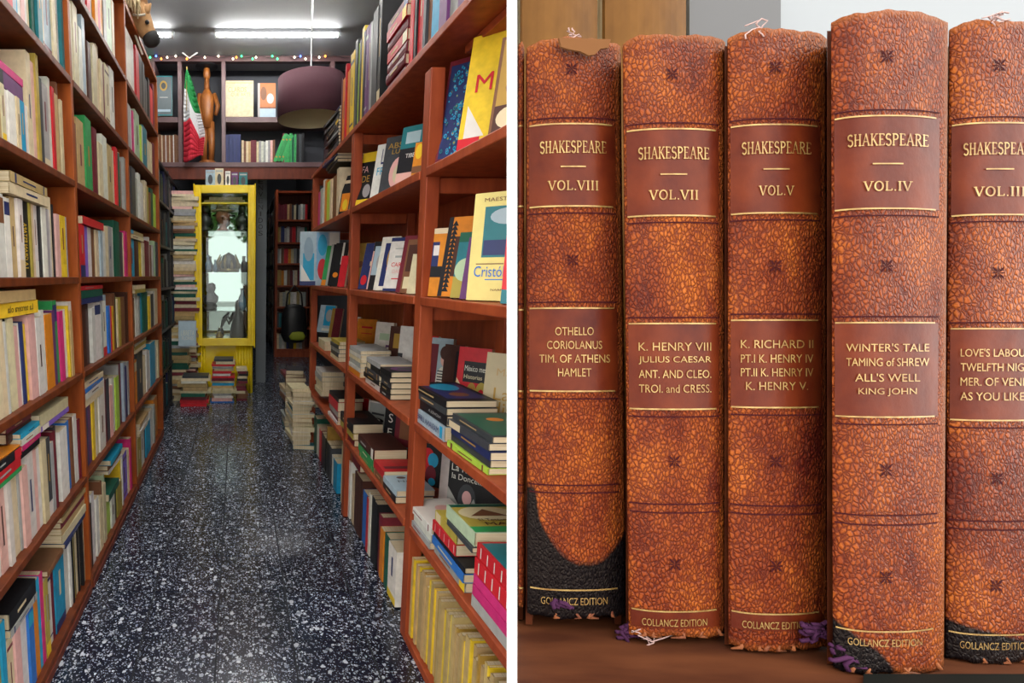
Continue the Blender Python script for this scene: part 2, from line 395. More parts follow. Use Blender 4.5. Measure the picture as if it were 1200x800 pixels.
    lie_left(131, 556, [(.014, 'w'), (.026, 'n'), (.024, 's', [], [], [('r', 0, 0, .5, 1, 'u')])], .24, .17, where='stack on bottom shelf, middle bay')
    lie_left(165, 512, [(.02, 'c'), (.016, 'w'), (.02, 'w'), (.02, 't')], .3, .17, where='stack on bottom shelf, rear bay')
    lie_left(160, 415, [(.02, 'c'), (.02, 'u'), (.014, 'w')], .34, .16, where='stack on sixth shelf, rear bay')
    lie_left(158, 344, [(.02, 'u'), (.024, 'c')], .34, .16, where='stack on fifth shelf, rear bay')
    lie_left(152, 277, [(.024, 'c'), (.02, 't')], .42, .16, where='stack on fourth shelf, rear bay')
    lie_left(99, 262, [(.03, 'r')], .3, .15, where='above fourth shelf row, middle bay')
# ================================================================== RIGHT BOOKCASE
RA = math.atan(.0243); RO = Vector((.553, 1.547, 0)); RM = Matrix.Translation(RO) @ Matrix.Rotation(RA, 4, 'Z')
R_Z = [1.868, 1.513, 1.137, .748, .405, .03]
ROWR = ['top', 'second', 'third', 'fourth', 'fifth', 'bottom']
def Yr(px, Z, noff=0.0):
    x0 = .553 + .0243 * 1.547 + noff
    return (FPX * x0 + (px - CX) * (Z - HC) * sP) / ((px - CX) * cP + FPX * .0243)
def Rp(px, Z, noff=0.0):
    Y = Yr(px, Z, noff); return Vector((.553 - .0243 * (Y - 1.547) + noff, Y, Z))
def Rpy(px, py, noff=0.0):
    """point of the right-hand shelf front plane behind a pixel"""
    r = ray(px, py); x0 = .553 + .0243 * 1.547 + noff; t = x0 / (r.x + .0243 * r.y); return CAMP + r * t
def face(px, row, wpx, hpx, ch, label, t=.022, noff=.012, yaw=45, tilt=14, prints=(), texts=(), name='book', dz=0.0, spine=(), top=None):
    P = Rp(px, R_Z[row] + dz, noff); D = depth(P); th = math.radians(yaw); be = math.radians(tilt)
    w = wpx * D / FPX / (math.cos(th) + (px - CX) / FPX * math.sin(th)); h = hpx * D / FPX / math.cos(be)
    if top is not None: h = (onY(px, top, P.y).z - P.z) / math.cos(be)
    a = Vector((math.cos(th), -math.sin(th), 0)); n = Vector((-math.sin(th), -math.cos(th), 0)); up = Vector((0, 0, 1))
    up2 = up * math.cos(be) - n * math.sin(be); n2 = n * math.cos(be) + up * math.sin(be)
    P = P - n2 * (t / 2) + Vector((0, 0, t / 2 * math.sin(be) + .0015))
    rec(frame(n2, a, up2, P), t, h, w, pc(ch, .03), label, 'books shown face out in the right bookcase', name, prints=prints, texts=texts, force=True, spine=spine)
def lie_right(px, py, layers, where, L=.22, Wd=.15, noff=.004, Z=None, jit=.05):
    P = Rpy(px, py, noff); z = P.z if Z is None else Z
    if Z is not None: P = Rp(px, Z, noff)
    STK.append(('R', P.y - .004, P.y + L * 1.05, z)); LYING.append(['R', P.y, z, z + sum(q[0] + .001 for q in layers), len(BOOKS), 0])
    for i, ly in enumerate(layers):
        t, ch = ly[0], ly[1]; l = L * (.95 + R() * .08); w = Wd * (.94 + R() * .1); col = pc(ch); a = RA + (R() - .5) * jit
        M = Matrix.Translation((P.x + R() * .008, P.y + R() * .006, z + t / 2)) @ Matrix.Rotation(a, 4, 'Z') @ frame((0, 0, 1), (1, 0, 0), (0, 1, 0), (0, 0, 0))
        n = len(layers); pos = 'topmost' if i == n - 1 and i else ('lowest' if i == 0 and n > 1 else (WORDN[i] + ' up' if i else 'single'))
        rec(M, t * .97, l, w, col, f"{PAL[ch][0]} book lying flat, {pos}, {where}", 'books stacked in the right bookcase', area=l * t * .6 + w * t + l * w * .3, hard=ch in 'NRn' and t > .03,
            spine=ly[4] if len(ly) > 4 else auto_spine(col, t, l), prints=ly[2] if len(ly) > 2 else (), texts=ly[3] if len(ly) > 3 else ())
        z += t + .0008
    LYING[-1][5] = len(BOOKS)
def right_row(row, px_far, px_near, seq, where, hm=.72, gap=.34, noff=.012, Z=None, name='book'):
    z = (R_Z[row] if Z is None else Z) + .001; y0, y1 = Yr(px_far, z, noff), Yr(px_near, z, noff); tk = parse(seq); tot = sum(w for _, w, _ in tk); y = y0
    for i, (ch, w, hf) in enumerate(tk):
        t = (y0 - y1) * w / tot; h = gap * (hf if hf else hm + (R() - .5) * .16); d = min(.22, h * (.64 + R() * .1)); col = pc(ch); yc = y - t / 2
        x = .553 - .0243 * (yc - 1.547) + noff + R() * .01
        M = Matrix.Translation((x, yc, z)) @ Matrix.Rotation(RA, 4, 'Z') @ frame((0, -1, 0), (1, 0, 0), (0, 0, 1), (0, 0, 0)) @ Matrix.Rotation((R() - .5) * .01, 4, 'Y')
        hard = ch in 'NRGn' and t > .03
        rec(M, t * .95, h, d, col, f"{size_word(t, h)} {PAL[ch][0]} {name}, {(WORDN + ['far'] * 40)[i]} from left, {where}".strip(), 'upright books in the right bookcase', hard=hard, spine=() if hard else auto_spine(col, t, h))
        BOOKS[-1].update(side='R', ya=y - t, yb=y, z0=z)
        y -= t
def right_books():
    # top shelf
    lie_right(395, 189, [(.016, random.choice('KkKBe')) for _ in range(17)], 'magazine pile on right top shelf, far end', .32, .2, jit=.12)
    right_row(0, 397, 443, 'R2 o57 r28 o57 k2 y5 K3 l38 k2 y3 k2 P3 P3 e2 K5 k3', 'right bookcase top shelf', .84, .44)
    lie_right(473, 88, [(.036, 'R'), (.036, 'R'), (.038, 'R'), (.036, 'r'), (.036, 'R'), (.036, 'r'), (.03, 'R')], 'red pile on right top shelf', .2, .17, jit=.03)
    right_row(0, 474, 512, 'k3 r3 k2 r4 r2 K2 n3 s6', 'right bookcase top shelf, near end', .95, .42)
    right_row(0, 513, 560, 'P3 e3 P4 n3', 'right top shelf beside the bright blue spine', .8, .3)
    # second shelf
    right_row(1, 371, 395, 'm3 e2 w2 o2 l4 c2 n3 c2', 'right bookcase second shelf, far bay', .74, .33)
    face(396, 1, 11, 46, 'k', 'black and orange picture cover, right second shelf, far bay', prints=[('r', .1, .1, .95, .55, 'o'), ('e', .3, .12, .8, .4, 'y'), ('r', .1, .8, .9, .88, 'c')])
    face(416, 1, 17, 62, 'k', 'black book with yellow band and letters, beside second post', prints=[('r', 0, .82, 1, 1, 'y'), ('r', 0, 0, 1, .12, 'y'), ('e', .35, .15, .85, .4, 'e')], texts=[('FA', 'f', .1, .62, .55, .74, 'p'), ('DE', 'f', .2, .44, .7, .56, 'd')])
    face(433, 1, 15, 63, 'w', 'white book with blue and dark capital letters, second shelf middle bay', prints=[], texts=[('LE', 'f', .45, .62, .95, .9, 'B'), ('FR', 'f', .25, .42, .8, .56, 's')])
    face(443, 1, 30, 66, 'K', 'dark grey book with a pale ear shape, second shelf middle bay', prints=[('e', .3, .05, .98, .62, 'p'), ('e', .45, .14, .9, .5, 'c')], texts=[('ABSO', 'f', .12, .78, .92, .88, 'd'), ('LUTA', 'f', .3, .68, .95, .76, 'd')])
    face(462, 1, 27, 68, 'k', 'black book with blue picture band and white foot, second shelf middle bay', prints=[('r', 0, .62, 1, 1, 'T'), ('r', .2, .7, .8, .9, 'q'), ('r', 0, 0, 1, .2, 'p')], texts=[('TIBET', 'f', .3, .45, .8, .52, 'w')])
    face(481, 1, 14, 40, 'o', 'orange book half hidden behind the nearest post, second shelf', prints=[('e', .1, .5, .7, .95, 'y'), ('r', 0, .1, 1, .3, 'n')])
    orn = [('r', .06, .05, .94, .95, 'B')]
    for k in range(150):
        u, v = .08 + R() * .78, .06 + R() * .84; q = .02 + R() * .04; orn.append(('e', u, v, u + q * 1.4, v + q * .8, random.choice('TsTss')))
        if q > .03: orn.append(('e', u + q * .35, v + q * .2, u + q * 1.05, v + q * .6, random.choice('BBBRd')))
    face(509, 1, 42, 122, 'R', 'maroon book with ornate blue arabesque panel, second shelf near bay', .035, .02, prints=orn)
    face(534, 1, 72, 138, 'y', 'large bright yellow book with red capital letter, second shelf near bay', .03, .02, prints=[('r', .0, .0, .34, .12, 'r'), ('D', .08, .12, .4, .4, 'w')], texts=[('M', 'f', .16, .5, .42, .65, 'r')])
    face(571, 1, 64, 118, 'n', 'brown and gold picture book nearest on right second shelf', .03, .02, prints=[('r', .06, .3, 1, .97, 'd'), ('e', .2, .35, .9, .6, 'n'), ('r', .05, .04, 1, .3, 'N'), ('e', .1, .06, .6, .28, 'c')])
    # third shelf
    face(351, 2, 46, 62, 'q', 'pale blue picture magazine jutting out beyond the third post', .006, -.112, 5, 3, prints=[('r', .0, 0, .4, 1, 'q'), ('r', .08, .1, .36, .6, 's'), ('r', .42, .3, .7, .98, (.2, .4, .6)), ('e', .45, .55, .68, .95, 's'), ('e', .1, .45, .34, .9, (.25, .36, .45)), ('D', .03, .05, .3, .4, 'w'), ('e', .45, .1, .7, .5, 'r'), ('r', .0, .0, .4, .08, 'B'), ('r', .74, .7, .98, .98, 'w')])
    face(371, 2, 14, 44, 'r', 'red and black picture book beside green book, third shelf far bay', .016, prints=[('r', 0, 0, 1, .2, 'k'), ('e', .2, .5, .9, .9, 'p')])
    face(376, 2, 10, 46, 'g', 'green book with orange foot, third shelf far bay', .018, prints=[('r', 0, 0, 1, .14, 'o')])
    face(381, 2, 13, 48, 'k', 'black book with white edge, third shelf far bay', .02, prints=[('r', 0, 0, .2, 1, 'e')])
    face(386, 2, 15, 50, 'k', 'black book with orange mark and white stripe, third shelf far bay', .02, prints=[('r', .55, .5, .7, 1, 'w'), ('e', .1, .2, .5, .32, 'o')])
    face(395, 2, 8, 36, 'r', 'small red book against the second post, third shelf', .02)
    face(409, 2, 15, 52, 'd', 'gold brown book leaning left of the others, third shelf middle bay', .02, tilt=18, prints=[('e', .3, .45, .7, .6, 'n')])
    face(419, 2, 14, 53, 'B', 'navy book with red spot, third shelf middle bay', .02, tilt=18, prints=[('e', .1, .08, .6, .3, 'r'), ('r', .6, .5, 1, .6, 'c')])
    face(429, 2, 19, 56, 'k', 'black book with pale portrait cover and pink spine, third shelf middle bay', .02, tilt=17, prints=[('r', .1, .3, 1, .9, 'q'), ('e', .3, .4, .85, .75, 'e'), ('r', 0, 0, .08, .8, 'p')], spine=[(0, 0, 1, 1, 'p')])
    face(437, 2, 21, 62, 'w', 'white book framing a dark picture with gold figure, third shelf', .02, tilt=17, prints=[('r', .25, .08, 1, .88, 'B'), ('e', .45, .4, .8, .8, 'd'), ('e', .5, .3, .75, .5, 'o')])
    face(448, 2, 25, 62, 'w', 'white book with small red title and navy edges, third shelf', .025, tilt=17, prints=[('r', 0, .93, 1, 1, 'B'), ('r', 0, 0, 1, .05, 'B'), ('r', .25, .78, .85, .8, 'e'), ('r', .3, .62, .7, .66, 'e'), ('r', .3, .22, .75, .24, 'r')], texts=[('CARTE', 'f', .2, .45, .9, .53, 'r'), ('DARK', 'f', .3, .33, .8, .4, 'p')], spine=[(0, 0, 1, 1, 'B')])
    face(463, 2, 18, 66, 'R', 'maroon book leaning behind the white one, third shelf', .022, tilt=17)
    face(468, 2, 20, 62, 'n', 'brown old book with scuffed cover by nearest post, third shelf', .022, tilt=16, prints=[('r', .1, .08, .9, .3, 'c'), ('r', .1, .4, .8, .9, 'N')])
    face(476, 2, 12, 46, 'c', 'cream book squeezed against nearest post, third shelf', .02, tilt=16)
    face(501, 2, 26, 78, 'o', 'orange book with dark band and blue corner, third shelf near bay', .025, tilt=8, prints=[('r', 0, .28, 1, .44, 'k'), ('r', 0, .44, .3, .8, 'B'), ('r', .05, .6, .3, .75, 'w'), ('r', .62, .62, .9, .96, 's'), ('r', 0, .92, 1, 1, 'c')])
    saw = [('r', .3, .25, .8, .75, 'N')] + [('t', .1 + .02 * (k % 2), .06 + k * .055, .34, .13 + k * .055, 'k') for k in range(16)] + [('e', .35, .35, .9, .8, 'N'), ('r', .0, 0, .14, 1, 'k')]
    face(512, 2, 34, 92, 'o', 'orange book with jagged black figure, third shelf near bay', .03, tilt=16, prints=saw, spine=[(0, 0, 1, 1, 'k')])
    face(527, 2, 24, 76, 'T', 'teal misty landscape book with yellow foot, third shelf near bay', .025, tilt=16, prints=[('r', 0, .0, 1, .32, 'u'), ('e', 0, .25, 1, .6, 'x'), ('r', 0, .85, 1, 1, 'G')])
    face(538, 2, 18, 72, 'P', 'purple grey book behind the pale yellow cover, third shelf', .02, tilt=16)
    face(546, 2, 64, 122, 'y', 'pale yellow book with framed painting and blue script title', .03, .012, 42, 6, prints=[('r', .0, .0, 1, 1, (.78, .66, .22)), ('r', .2, .4, .95, .87, 'T'), ('r', .22, .42, .93, .56, 'B'), ('e', .3, .7, .9, .85, 'q'), ('e', .7, .42, 1, .75, 'R'), ('r', .3, .19, .98, .2, 'b'), ('r', .12, .335, .6, .345, 'n')],
         texts=[('Cristóbal', 'f', .1, .22, .80, .32, 'b'), ('MAESTRO DE', 'f', .18, .915, .95, .95, 'n'), ('NARRATIVA', 'f', .42, .09, .85, .11, 'n')])
    face(586, 2, 40, 108, 'r', 'red picture book nearest on right third shelf', .025, .012, 42, 6, prints=[('r', 0, 0, 1, .15, 'T'), ('e', .1, .2, .8, .7, 'R')])
    # fourth shelf
    face(371, 3, 17, 60, 'q', 'pale blue book with grey portrait, fourth shelf far bay', .02, prints=[('r', .35, .25, 1, .98, 's'), ('e', .45, .4, .9, .85, 'e'), ('r', .3, .05, .9, .15, 'w')], noff=.15, top=358)
    face(384, 3, 12, 56, 'R', 'dark red book with gold edge, fourth shelf far bay', .02, prints=[('r', 0, 0, .3, 1, 'd')], noff=.15, top=362)
    lie_right(379, 405, [(.03, 'c'), (.028, 'c')], 'cream pair on fourth shelf, far bay', .2, .100, Z=R_Z[3] + .001)
    lie_right(396, 424, [(.022, 'c'), (.02, 'K'), (.022, 'e'), (.02, 'K'), (.02, 'u')], 'stack on fourth shelf, far bay', .2, .140, Z=R_Z[3] + .001)
    face(406, 3, 10, 58, 'w', 'white and red striped book behind second post, fourth shelf', .02, noff=.15, top=372, prints=[('r', 0, 0, .3, 1, 'R')])
    face(415, 3, 22, 62, 'o', 'orange red book with torn white foot, fourth shelf middle bay', .025, noff=.15, top=374, tilt=8, prints=[('t', .2, .0, .9, .2, 'w'), ('r', .25, .75, .8, .8, 'r'), ('r', .25, .6, .8, .62, 'r')])
    face(436, 3, 20, 68, 'w', 'white book with green print and blue spine, fourth shelf middle bay', .025, noff=.15, top=378, tilt=8, prints=[('r', .25, .6, .8, .75, 'x'), ('r', .65, .0, .95, .5, 'P'), ('r', .7, .05, .9, .45, 'w')], spine=[(0, 0, 1, 1, 's')])
    face(452, 3, 16, 64, 'N', 'dark brown book with yellow patch, fourth shelf middle bay', .025, noff=.15, top=383, tilt=8, prints=[('r', .3, .55, .9, .85, 'd')])
    face(463, 3, 18, 72, 'w', 'white book with dark figure at its foot, fourth shelf middle bay', .025, noff=.15, top=383, tilt=8, prints=[('t', .3, 0, 1, .4, 'n'), ('r', 0, 0, .3, .5, 'K')])
    lie_right(421, 447, [(.024, 'o'), (.02, 'w'), (.02, 'e'), (.018, 'c'), (.018, 'w'), (.018, 'e')], 'pale stack on fourth shelf beside second post', .24, .140, Z=R_Z[3] + .001)
    lie_right(443, 467, [(.024, 'w'), (.02, 'k'), (.022, 'K'), (.022, 'k'), (.02, 'e')], 'black and pale stack, fourth shelf middle bay', .2, .140, Z=R_Z[3] + .001)
    lie_right(455, 478, [(.02, 'k'), (.02, 'k'), (.022, 'K'), (.018, 'k'), (.02, 'k', [('e', .15, .2, .9, .9, 'P'), ('e', .3, .35, .75, .7, 'K')])], 'black stack with purple cover, fourth shelf', .2, .140, Z=R_Z[3] + .001)
    face(494, 3, 12, 76, 'r', 'red edged book just right of nearest post, fourth shelf', .025, noff=.15, top=395, tilt=8, prints=[('r', .2, .0, .8, .5, 'B')])
    face(499, 3, 24, 84, 'q', 'cover with person in striped shirt, fourth shelf near bay', .025, noff=.15, top=397, tilt=8, prints=[('e', .35, .05, .95, .55, 'w')] + [('r', .4, .1 + k * .045, .9, .12 + k * .045, 'K') for k in range(9)] + [('e', .5, .55, .85, .78, 'p'), ('e', .45, .66, .9, .88, 'N'), ('r', 0, .0, .35, .9, 'R'), ('r', 0, 0, .9, .18, 'u')])
    face(514, 3, 22, 84, 'N', 'dark purple brown book with black clasp, fourth shelf near bay', .03, noff=.15, top=405, tilt=8, prints=[('r', .6, .1, .98, .9, 'k'), ('e', .7, .35, .82, .45, 'd')])
    face(530, 3, 36, 92, 'r', 'red book with black title box and gold ornament, fourth shelf near bay', .03, noff=.15, top=408, tilt=8, prints=[('r', .2, .5, .98, .8, 'k'), ('D', .0, .02, .8, .55, 'c'), ('e', .35, .2, .65, .5, 'd'), ('e', .62, .18, .98, .52, 'u'), ('e', .42, .25, .58, .42, 'r'), ('e', .7, .25, .9, .42, 'r')], texts=[('México mest', 'f', .24, .66, .95, .74, 'w'), ('Historias', 'f', .24, .55, .8, .61, 'c')])
    face(561, 3, 60, 106, 'c', 'beige book with large gold title, nearest on fourth shelf', .03, noff=.15, top=415, tilt=8, prints=[('r', .0, 0, 1, 1, (.50, .43, .27)), ('e', .5, .3, 1, .6, 'e')], texts=[('Fran', 'f', .42, .82, .8, .9, 't'), ('Martín', 'f', .22, .72, .8, .81, 't'), ('La', 'f', .2, .42, .5, .57, 'd'), ('disc', 'f', .2, .22, .75, .4, 'd')])
    wt = [('MARTIN AMIS', 'S', .25, .1, .75, .7, 'B')]
    lie_right(519, 519, [(.042, 'q', (), [('MARIANA LIBRE', 'S', .3, .15, .72, .8, 'B')], [(.1, .05, .9, .12, 's')]), (.03, 'k', (), [('NOVELA', 'S', .35, .15, .65, .5, 'e')], []), (.02, 'K'), (.02, 'k', [('r', .1, .1, .9, .9, 'B'), ('e', .2, .5, .8, .9, 's'), ('e', .3, .2, .7, .4, 'n')])], 'blue topped stack right of nearest post, fourth shelf', .25, .140, Z=R_Z[3] + .001)
    lie_right(571, 555, [(.016, 'l'), (.018, 'K'), (.02, 'B'), (.018, 'K'), (.016, 'K', [('r', .05, .05, .95, .95, 'G'), ('e', .4, .6, .7, .75, 'o')])], 'dark stack nearest on fourth shelf', .2, .140, Z=R_Z[3] + .001)
    # fifth shelf
    lie_right(376, 470, [(.03, 'c'), (.03, 'c'), (.03, 'c'), (.03, 'e'), (.03, 'w')], 'cream stack on fifth shelf, far bay', .22, .140, Z=R_Z[4] + .05)
    lie_right(394, 500, [(.02, 'w'), (.02, 'R'), (.03, 'e'), (.05, 'r'), (.02, 'k')], 'stack under a black cover, fifth shelf far bay', .22, .140, Z=R_Z[4] + .001)
    face(418, 4, 12, 62, 'r', 'narrow red book standing behind second post, fifth shelf', .02, noff=.15, top=466, tilt=6)
    face(430, 4, 20, 66, 'w', 'cover with grey close-up of an eye, fifth shelf middle bay', .02, noff=.15, top=470, tilt=6, prints=[('r', .05, .05, .95, .95, 'e'), ('e', .25, .3, .9, .45, 'k'), ('e', .4, .33, .7, .42, 'w'), ('r', .2, .55, .9, .62, 'K')])
    face(448, 4, 16, 70, 'k', 'black book with tall white letters, fifth shelf middle bay', .025, noff=.15, top=472, tilt=6, texts=[('S', 'f', .3, .55, .6, .75, 'w'), ('F', 'f', .3, .25, .6, .42, 'w')])
    face(460, 4, 18, 74, 'R', 'dark red book with teal foot behind nearest post, fifth shelf', .025, noff=.15, top=480, tilt=6, prints=[('r', .3, .1, .9, .25, 'T'), ('r', .3, .4, .9, .9, 'n')])
    lie_right(413, 533, [(.03, 'R'), (.03, 'u'), (.045, 'k', [('e', .3, .4, .8, .8, 'N')])], 'thick black book stack, fifth shelf middle bay', .24, .140, Z=R_Z[4] + .001)
    lie_right(436, 560, [(.02, 'g'), (.03, 'g'), (.045, 'N')], 'green spined stack, fifth shelf middle bay', .22, .140, Z=R_Z[4] + .001)
    lie_right(448, 574, [(.03, 'n'), (.03, 'r', [('r', .1, .2, .9, .4, 'R')])], 'red stack, fifth shelf middle bay', .2, .140, Z=R_Z[4] + .001)
    lie_right(463, 592, [(.024, 'k'), (.022, 'q', [('r', .02, .02, .98, .98, 'q'), ('e', .6, .5, .9, .7, 'N'), ('e', .3, .75, .55, .9, 'N')], [('Nov', 'f', .25, .5, .7, .62, 'K')])], 'white book pair beside nearest post, fifth shelf', .2, .140, Z=R_Z[4] + .001)
    face(488, 4, 26, 84, 'k', 'dark cover with red and blue figure, fifth shelf near bay', .02, noff=.15, top=519, tilt=6, prints=[('e', .1, .3, .7, .9, 'r'), ('e', .4, .45, .85, .8, 's'), ('e', .35, .05, .8, .5, 'R'), ('e', .5, .02, .8, .2, 's')])
    face(513, 4, 10, 86, 'w', 'plain white spine between dark covers, fifth shelf near bay', .035, noff=.15, top=528, tilt=4)
    face(522, 4, 40, 86, 'k', 'black cover with silver capitals and a cowled woman, fifth shelf', .03, noff=.15, top=538, tilt=4, prints=[('D', .0, .0, .6, .5, 'e'), ('e', .3, .05, .8, .62, 'K'), ('e', .42, .25, .68, .5, 'p'), ('t', .5, .0, .98, .4, 'e')], texts=[('La Reina', 'f', .08, .8, .9, .92, 'w'), ('la Doncella', 'f', .1, .66, .98, .76, 'w')])
    face(560, 4, 50, 80, 'k', 'black cover at right frame edge, fifth shelf near bay', .03, noff=.15, top=548, tilt=4, prints=[('r', .6, 0, 1, .4, 'o')])
    lie_right(503, 655, [(.02, 'e'), (.022, 'w'), (.022, 'w', [('r', .02, .02, .98, .98, 'w'), ('e', .45, .5, .85, .75, 'p')])], 'white stack at post foot, fifth shelf near bay', .2, .140, Z=R_Z[4] + .001)
    lie_right(541, 709, [(.026, 'e'), (.024, 'b'), (.016, 'k')], 'grey and blue stack, fifth shelf near bay', .2, .140, Z=R_Z[4] + .001)
    P = R_Z[4] + .070
    lie_right(531, 660, [(.032, 'r', (), (), [(.12, k * .2 + .05, .88, k * .2 + .075, 'p') for k in range(5)]), (.028, 'u')], 'red and olive pair below green book, fifth shelf', .14, .13, noff=.0, Z=P)
    lie_right(552, 640, [(.014, 'K'), (.036, 'x', [('r', .02, .02, .98, .98, 'u'), ('e', .05, .4, .95, .9, 'c'), ('t', .2, .55, .8, .8, 'n'), ('r', .02, .02, .98, .2, 'g'), ('r', .02, .88, .98, .98, 'G')], [('MAYA', 'f', .3, .22, .95, .32, 'N'), ('El Testamento', 'f', .25, .36, .95, .44, 'N')])], 'green volcano cover on fifth shelf near bay', .15, .16, noff=.0, Z=P + .0625)
    lie_right(592, 787, [(.03, 'e'), (.028, 'm'), (.026, 'm'), (.04, 'r', (), (), [(.12, k * .2 + .05, .88, k * .2 + .075, 'w') for k in range(5)]), (.036, 'r', [('r', .05, .05, .95, .95, 'T')], (), [(.12, k * .2 + .05, .88, k * .2 + .075, 'w') for k in range(5)])], 'magenta and red stack at right frame edge', .24, .140, Z=R_Z[4] + .001)
    # floor and bottom shelf
    right_row(5, 471, 600, ' '.join(['y1', 't2', 't2', 'd1', 't2', 't2', 'y1', 't2', 't2'] * 6), 'bottom shelf magazine row right of nearest post', .98, .265, .01, Z=.03, name='magazine')
    lie_right(520, 756, [(.014, 'c'), (.016, 'p'), (.016, 'c', [('r', .05, .05, .95, .95, 'w'), ('r', .35, .3, .98, .9, 'r')])], 'white and red covers on the magazine row', .2, .16, noff=.05, Z=.305)
    lie_right(566, 830, [(.024, 'c'), (.016, 'w', [('r', .02, .02, .98, .98, 'R'), ('e', .2, .3, .8, .8, 'm')])], 'crimson cover on the magazine row', .2, .18, noff=.06, Z=.305)
    right_row(5, 398, 409, 'c2 q2 w2', 'floor row by second post', .95, .32, .02, Z=.005)
    right_row(5, 410, 462, 'c37 N98 b57 r27 w28 k38 k38 R37 o36 G46 w66', 'floor row left of nearest post', .85, .33, .02, Z=.005)
    right_row(5, 366, 394, 'G47 w36 r26 R26 k36 d1 k36 K26 w25 s35', 'floor row between second and third posts', .85, .32, .02, Z=.005)
    lie_right(420, 598, [(.04, 'R')], 'above the floor row, middle bay', .2, .16, noff=.02, Z=.3)
    lie_right(368, 486, [(.03, 'c'), (.03, 'R')], 'above the floor row, far bay', .2, .16, noff=.02, Z=.3)
    # pile on the floor by the third post
    for k, (px, py, n) in enumerate([(350, 527, 15), (341, 505, 16)]):
        P = onZ(px, py, 0); z = 0.0
        for i in range(n):
            t = .018 + R() * .02; ch = random.choice('ctcwcRegckTnw'); a = (R() - .5) * .3; col = pc(ch)
            M = Matrix.Translation((P.x - .05 + R() * .01, P.y + R() * .02 + .03 * k, z + t / 2)) @ Matrix.Rotation(a, 4, 'Z') @ frame((0, 0, 1), (1, 0, 0), (0, 1, 0), (0, 0, 0))
            rec(M, t * .97, .2 + R() * .03, .12 + R() * .04, col, f"{PAL[ch][0]} book, {WORDN[i]} from floor, {'nearer' if k == 0 else 'farther'} pile by third post", 'books piled on the floor by the right bookcase', area=t * .2, spine=auto_spine(col, t, .2))
            z += t + .0006
# ================================================================== ROOM SHELL
YF, YB, ZC, XWL, XWR = .62, 10.4, 3.3, -.88, 1.18
def struct(name, lo, hi, m): return boxobj(name, lo, hi, m, kind='structure')
M_GROUT = mat('dark_grout', (.016, .018, .022), .9)
M_TERR = mat('dark_terrazzo', rough=.2)
def terrazzo(m):
    nd, lk, b = nodes(m); g = add(nd, 'ShaderNodeNewGeometry')
    dn = add(nd, 'ShaderNodeTexNoise'); dn.inputs['Scale'].default_value = 90; dn.inputs['Detail'].default_value = 2
    ad = add(nd, 'ShaderNodeMix', data_type='VECTOR'); ad.inputs[0].default_value = .012
    oi = add(nd, 'ShaderNodeObjectInfo'); po = add(nd, 'ShaderNodeVectorMath', operation='MULTIPLY_ADD'); po.inputs[1].default_value = (9, 7, 0)
    lk.new(oi.outputs['Random'], po.inputs[0]); lk.new(g.outputs['Position'], po.inputs[2])      # every tile is cut from another slab
    lk.new(po.outputs[0], dn.inputs[0]); lk.new(po.outputs[0], ad.inputs[4]); lk.new(dn.outputs['Color'], ad.inputs[5])
    total = None
    for sc, lo, hi in ((95, .20, .30), (190, .26, .20), (55, .24, .66)):
        v = add(nd, 'ShaderNodeTexVoronoi'); v.inputs['Scale'].default_value = sc; lk.new(ad.outputs[1], v.inputs['Vector'])
        sx = add(nd, 'ShaderNodeSeparateColor'); lk.new(v.outputs['Color'], sx.inputs[0])
        th = add(nd, 'ShaderNodeMapRange'); th.inputs[1].default_value = hi; th.inputs[2].default_value = 1.0; th.inputs[3].default_value = 0.0; th.inputs[4].default_value = .5
        lk.new(sx.outputs[0], th.inputs[0])
        lt = add(nd, 'ShaderNodeMath', operation='LESS_THAN'); lk.new(v.outputs['Distance'], lt.inputs[0]); lk.new(th.outputs[0], lt.inputs[1])
        ml = add(nd, 'ShaderNodeMath', operation='MULTIPLY'); lk.new(lt.outputs[0], ml.inputs[0])
        br = add(nd, 'ShaderNodeMapRange'); br.inputs[3].default_value = .35; br.inputs[4].default_value = 1.0; lk.new(sx.outputs[1], br.inputs[0]); lk.new(br.outputs[0], ml.inputs[1])
        if total is None: total = ml
        else:
            mx = add(nd, 'ShaderNodeMath', operation='MAXIMUM'); lk.new(total.outputs[0], mx.inputs[0]); lk.new(ml.outputs[0], mx.inputs[1]); total = mx
    r = ramp(nd, [(0, (.009, .014, .032)), (.3, (.11, .135, .19)), (1, (.62, .66, .72))])
    tv = add(nd, 'ShaderNodeMapRange'); tv.inputs[3].default_value = .72; tv.inputs[4].default_value = 1.15; lk.new(oi.outputs['Random'], tv.inputs[0])
    tm_ = add(nd, 'ShaderNodeMix', data_type='RGBA', blend_type='MULTIPLY'); tm_.inputs[0].default_value = 1; lk.new(r.outputs[0], tm_.inputs[6]); lk.new(tv.outputs[0], tm_.inputs[7])
    lk.new(total.outputs[0], r.inputs[0]); lk.new(tm_.outputs[2], b.inputs['Base Color'])
    b.inputs['Specular IOR Level'].default_value = .6
terrazzo(M_TERR)
